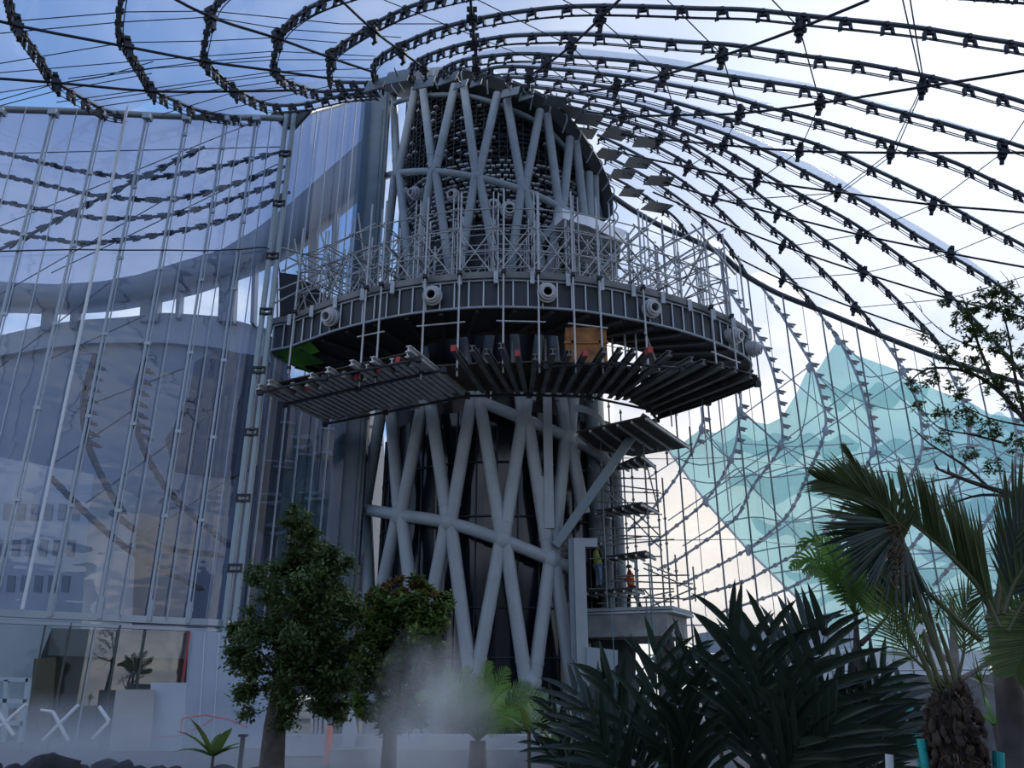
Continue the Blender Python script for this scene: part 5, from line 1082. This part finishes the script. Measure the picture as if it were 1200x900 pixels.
# ================================================================ PEOPLE
def skin(name, joints, edges, radii, mt, parent, sub=1):
    me = bpy.data.meshes.new(name); me.from_pydata([tuple(j) for j in joints], edges, []); me.update(); o = bpy.data.objects.new(name, me); C.objects.link(o); o.parent = parent
    md = o.modifiers.new('skin', 'SKIN'); md.use_smooth_shade = True
    for i, r in enumerate(radii): v = me.skin_vertices[0].data[i]; v.radius = (r, r) if not isinstance(r, tuple) else r; v.use_root = (i == 0)
    s_ = o.modifiers.new('sub', 'SUBSURF'); s_.levels = s_.render_levels = sub
    me.materials.append(mt); return o
def worker(label, base, rz, J, top, vest, trousers, helmet):
    """J: joint positions in metres; x sideways facing, z up"""
    t = thing('person', label, 'person', base, rz)
    sk = mat('skin_tone', (.28,.15,.09), .6)
    j = {k: V(v) for k, v in J.items()}
    names_ = ['pel','che','nec','hea','shL','elL','haL','shR','elR','haR','hiL','knL','anL','toL','hiR','knR','anR','toR']
    ed = [(0,1),(1,2),(2,3),(1,4),(4,5),(5,6),(1,7),(7,8),(8,9),(0,10),(10,11),(11,12),(12,13),(0,14),(14,15),(15,16),(16,17)]
    rd = [.13,.13,.055,.09,.07,.042,.03,.07,.042,.03,.10,.062,.04,.035,.10,.062,.04,.035]
    skin('body', [j[n] for n in names_], ed, rd, sk, t)
    tr = ['pel','hiL','knL','anL','hiR','knR','anR']; skin('trousers', [j[n] for n in tr], [(0,1),(1,2),(2,3),(0,4),(4,5),(5,6)], [.145,.105,.078,.062,.105,.078,.062], trousers, t)
    sh = ['che','pel','shL','elL','haL','shR','elR','haR','nec']; P = [j[n].copy() for n in sh]; P[4] = j['elL'].lerp(j['haL'], .8); P[7] = j['elR'].lerp(j['haR'], .8)
    skin('shirt', P, [(0,1),(0,2),(2,3),(3,4),(0,5),(5,6),(6,7),(0,8)], [.15,.13,.08,.055,.042,.08,.055,.042,.06], top, t)
    m = MB(); c, p_ = j['che'], j['pel']; ax = (c-p_).normalized(); X = V((0,1,0)); Y = ax.cross(X)
    def el(o_, a, b): return [p_+ax*o_+X*math.cos(k*math.pi/6)*a+Y*math.sin(k*math.pi/6)*b for k in range(12)]
    Ls = (c-p_).length
    m.grid([el(.0,.19,.155), el(.12,.18,.15), el(.30,.20,.165), el(Ls+.06,.20,.15), el(Ls+.14,.13,.10)], closed=True); wloc_ = wloc(t)
    m.v = [tuple(V(v)+wloc_) for v in m.v]; v_ = m.build('vest', vest, t)
    m = MB(); m.grid([el(.14,.186,.157), el(.19,.19,.16)], closed=True); m.grid([el(.34,.205,.17), el(.38,.206,.17)], closed=True); m.v = [tuple(V(v)+wloc_) for v in m.v]; m.build('reflective_band', mat('lime_band', (.55,.65,.12), .4), t)
    m = MB(); h = j['hea']+V((0,0,.05)); m.v = []
    rows = [[h+V((math.cos(k*math.pi/8)*r, math.sin(k*math.pi/8)*r, z)) for k in range(16)] for r, z in ((.138,0),(.118,.015),(.12,.07),(.08,.12),(.02,.135))]
    m.grid(rows, closed=True); m.v = [tuple(V(v)+wloc_) for v in m.v]; m.build('helmet', helmet, t)
    for s_ in 'LR':
        a, b = j['an'+s_], j['to'+s_]; m = MB(); m.tube([a+V((0,0,.06)), a-V((0,0,.04)), b], [.06,.065,.045], 8); m.v = [tuple(V(v)+wloc_) for v in m.v]; m.build('boot', mat('boot_dark', (.03,.025,.02), .7), t)
        hd = j['ha'+s_]; dr = (hd-j['el'+s_]).normalized(); m = MB(); m.tube([hd, hd+dr*.08], [.035,.03], 6)
        for k in range(4): o_ = V((0,(k-1.5)*.018,0)); m.tube([hd+dr*.08+o_, hd+dr*.13+o_, hd+dr*.15+o_-V((0,0,.02))], [.009,.008,.007], 5)
        m.tube([hd+dr*.03, hd+dr*.07+V((0,.04,.01)), hd+dr*.10+V((0,.045,0))], [.011,.01,.008], 5); m.v = [tuple(V(v)+wloc_) for v in m.v]; m.build('hand', sk, t)
    f = j['hea']; m = MB(); m.tube([f+V((-.085,0,-.01)), f+V((-.115,0,-.035))], [.012,.016], 6); m.box(f+V((-.088,0,-.06)), (.01,.045,.01)); m.box(f+V((-.088,.03,.01)), (.012,.02,.01)); m.box(f+V((-.088,-.03,.01)), (.012,.02,.01)); m.v = [tuple(V(v)+wloc_) for v in m.v]; m.build('face_features', mat('face_dark', (.12,.06,.04), .6), t)
    return t
blk = mat('work_black', (.02,.02,.025), .8); denim = mat('denim', (.16,.24,.36), .8); hv = mat('orange_vest', (.75,.08,.03), .6); lv = mat('lime_vest', (.40,.50,.10), .6)
base = atR(741, 712, 33.4); base.z = z0+.0
worker('walking worker in an orange-red vest and dark trousers on the concrete platform', base, 0, dict(pel=(0,0,.92),che=(-.02,0,1.35),nec=(-.03,0,1.52),hea=(-.05,0,1.63),shL=(-.02,.17,1.44),elL=(-.12,.22,1.2),haL=(-.30,.12,1.18),shR=(-.02,-.17,1.44),elR=(-.14,-.20,1.2),haR=(-.32,-.10,1.22),
 hiL=(0,.09,.86),knL=(-.12,.09,.48),anL=(-.14,.09,.08),toL=(-.30,.09,.03),hiR=(.02,-.09,.86),knR=(.16,-.09,.5),anR=(.34,-.09,.10),toR=(.22,-.09,.03)), hv, hv, blk, mat('helmet_dark', (.22,.12,.09), .4))
zb = atR(720, 694, DR).z+.08; base = atR(702, 694, 32.2); base.z = zb
worker('standing worker in a dark jacket, lime vest and blue jeans on the scaffold boards', base, R(200), dict(pel=(0,0,.92),che=(0.02,0,1.35),nec=(0,0,1.52),hea=(-.03,0,1.64),shL=(0,.18,1.44),elL=(-.06,.25,1.18),haL=(-.24,.18,1.10),shR=(0,-.18,1.44),elR=(-.1,-.24,1.2),haR=(-.3,-.14,1.28),
 hiL=(0,.10,.86),knL=(-.03,.12,.48),anL=(0,.13,.08),toL=(-.16,.14,.03),hiR=(0,-.10,.86),knR=(-.02,-.11,.48),anR=(.03,-.12,.08),toR=(-.13,-.13,.03)), blk, lv, denim, mat('helmet_blue', (.05,.06,.09), .4))
# ================================================================ MIST
def mist(label, px, py, Y, rx, ry, rz_, dens, seed):
    c = at(px, py, Y); me = MB(); me.blob((c.x, c.y, c.z), (rx, ry, rz_), seed, .12, 10); me.f = [f_[::-1] for f_ in me.f]; m = bpy.data.materials.new('mist'); m.use_nodes = True; nt = m.node_tree; N = nt.nodes; L = nt.links; N.remove(N['Principled BSDF'])
    pv = N.new('ShaderNodeVolumePrincipled'); pv.inputs['Color'].default_value = (.9,.93,.97,1); pv.inputs['Anisotropy'].default_value = .2
    tc = N.new('ShaderNodeTexCoord'); nz = N.new('ShaderNodeTexNoise'); nz.inputs['Scale'].default_value = 3.; nz.inputs['Detail'].default_value = 3; mp_ = N.new('ShaderNodeMapping'); mp_.inputs['Scale'].default_value = (.5/rx, .5/ry, .5/rz_); L.new(tc.outputs['Object'], mp_.inputs[0]); L.new(mp_.outputs[0], nz.inputs['Vector'])
    vm = N.new('ShaderNodeVectorMath'); vm.operation = 'LENGTH'; L.new(mp_.outputs[0], vm.inputs[0])
    mr = N.new('ShaderNodeMapRange'); mr.inputs['From Min'].default_value = .5; mr.inputs['From Max'].default_value = .08; mr.inputs['To Min'].default_value = 0; mr.inputs['To Max'].default_value = dens; L.new(vm.outputs['Value'], mr.inputs['Value'])
    m2 = N.new('ShaderNodeMapRange'); m2.inputs['From Min'].default_value = .36; m2.inputs['From Max'].default_value = .66; L.new(nz.outputs['Fac'], m2.inputs['Value'])
    mu = N.new('ShaderNodeMath'); mu.operation = 'MULTIPLY'; L.new(mr.outputs[0], mu.inputs[0]); L.new(m2.outputs[0], mu.inputs[1]); L.new(mu.outputs[0], pv.inputs['Density']); L.new(pv.outputs[0], N['Material Output'].inputs['Volume'])
    o = me.build('mist', m, origin=c); tag(o, label, 'mist', kind='stuff')
mist('thick bank of white mist drifting over the lower left corner', 55, 902, 20, 7.0, 2.6, 1.9, .8, 1)
mist('thin mist spreading over the foot of the boards and the dark tree', 270, 900, 19, 5.5, 2., 1.3, .4, 2)
mist('puff of mist rising in front of the fern', 505, 850, 9.0, .75, .5, 1.05, 3., 3)
mist('low veil of mist under the rounder tree', 430, 880, 15, 3., 1., 1.1, .7, 4)
# hall end behind the viewpoint (seen only as reflection)
m = MB(); m.box((0,-34,8), (90,1,16)); o = m.build('wall_back', mat('hall_end', (.16,.19,.22), .8, 0, .3, .1)); o['kind'] = 'structure'
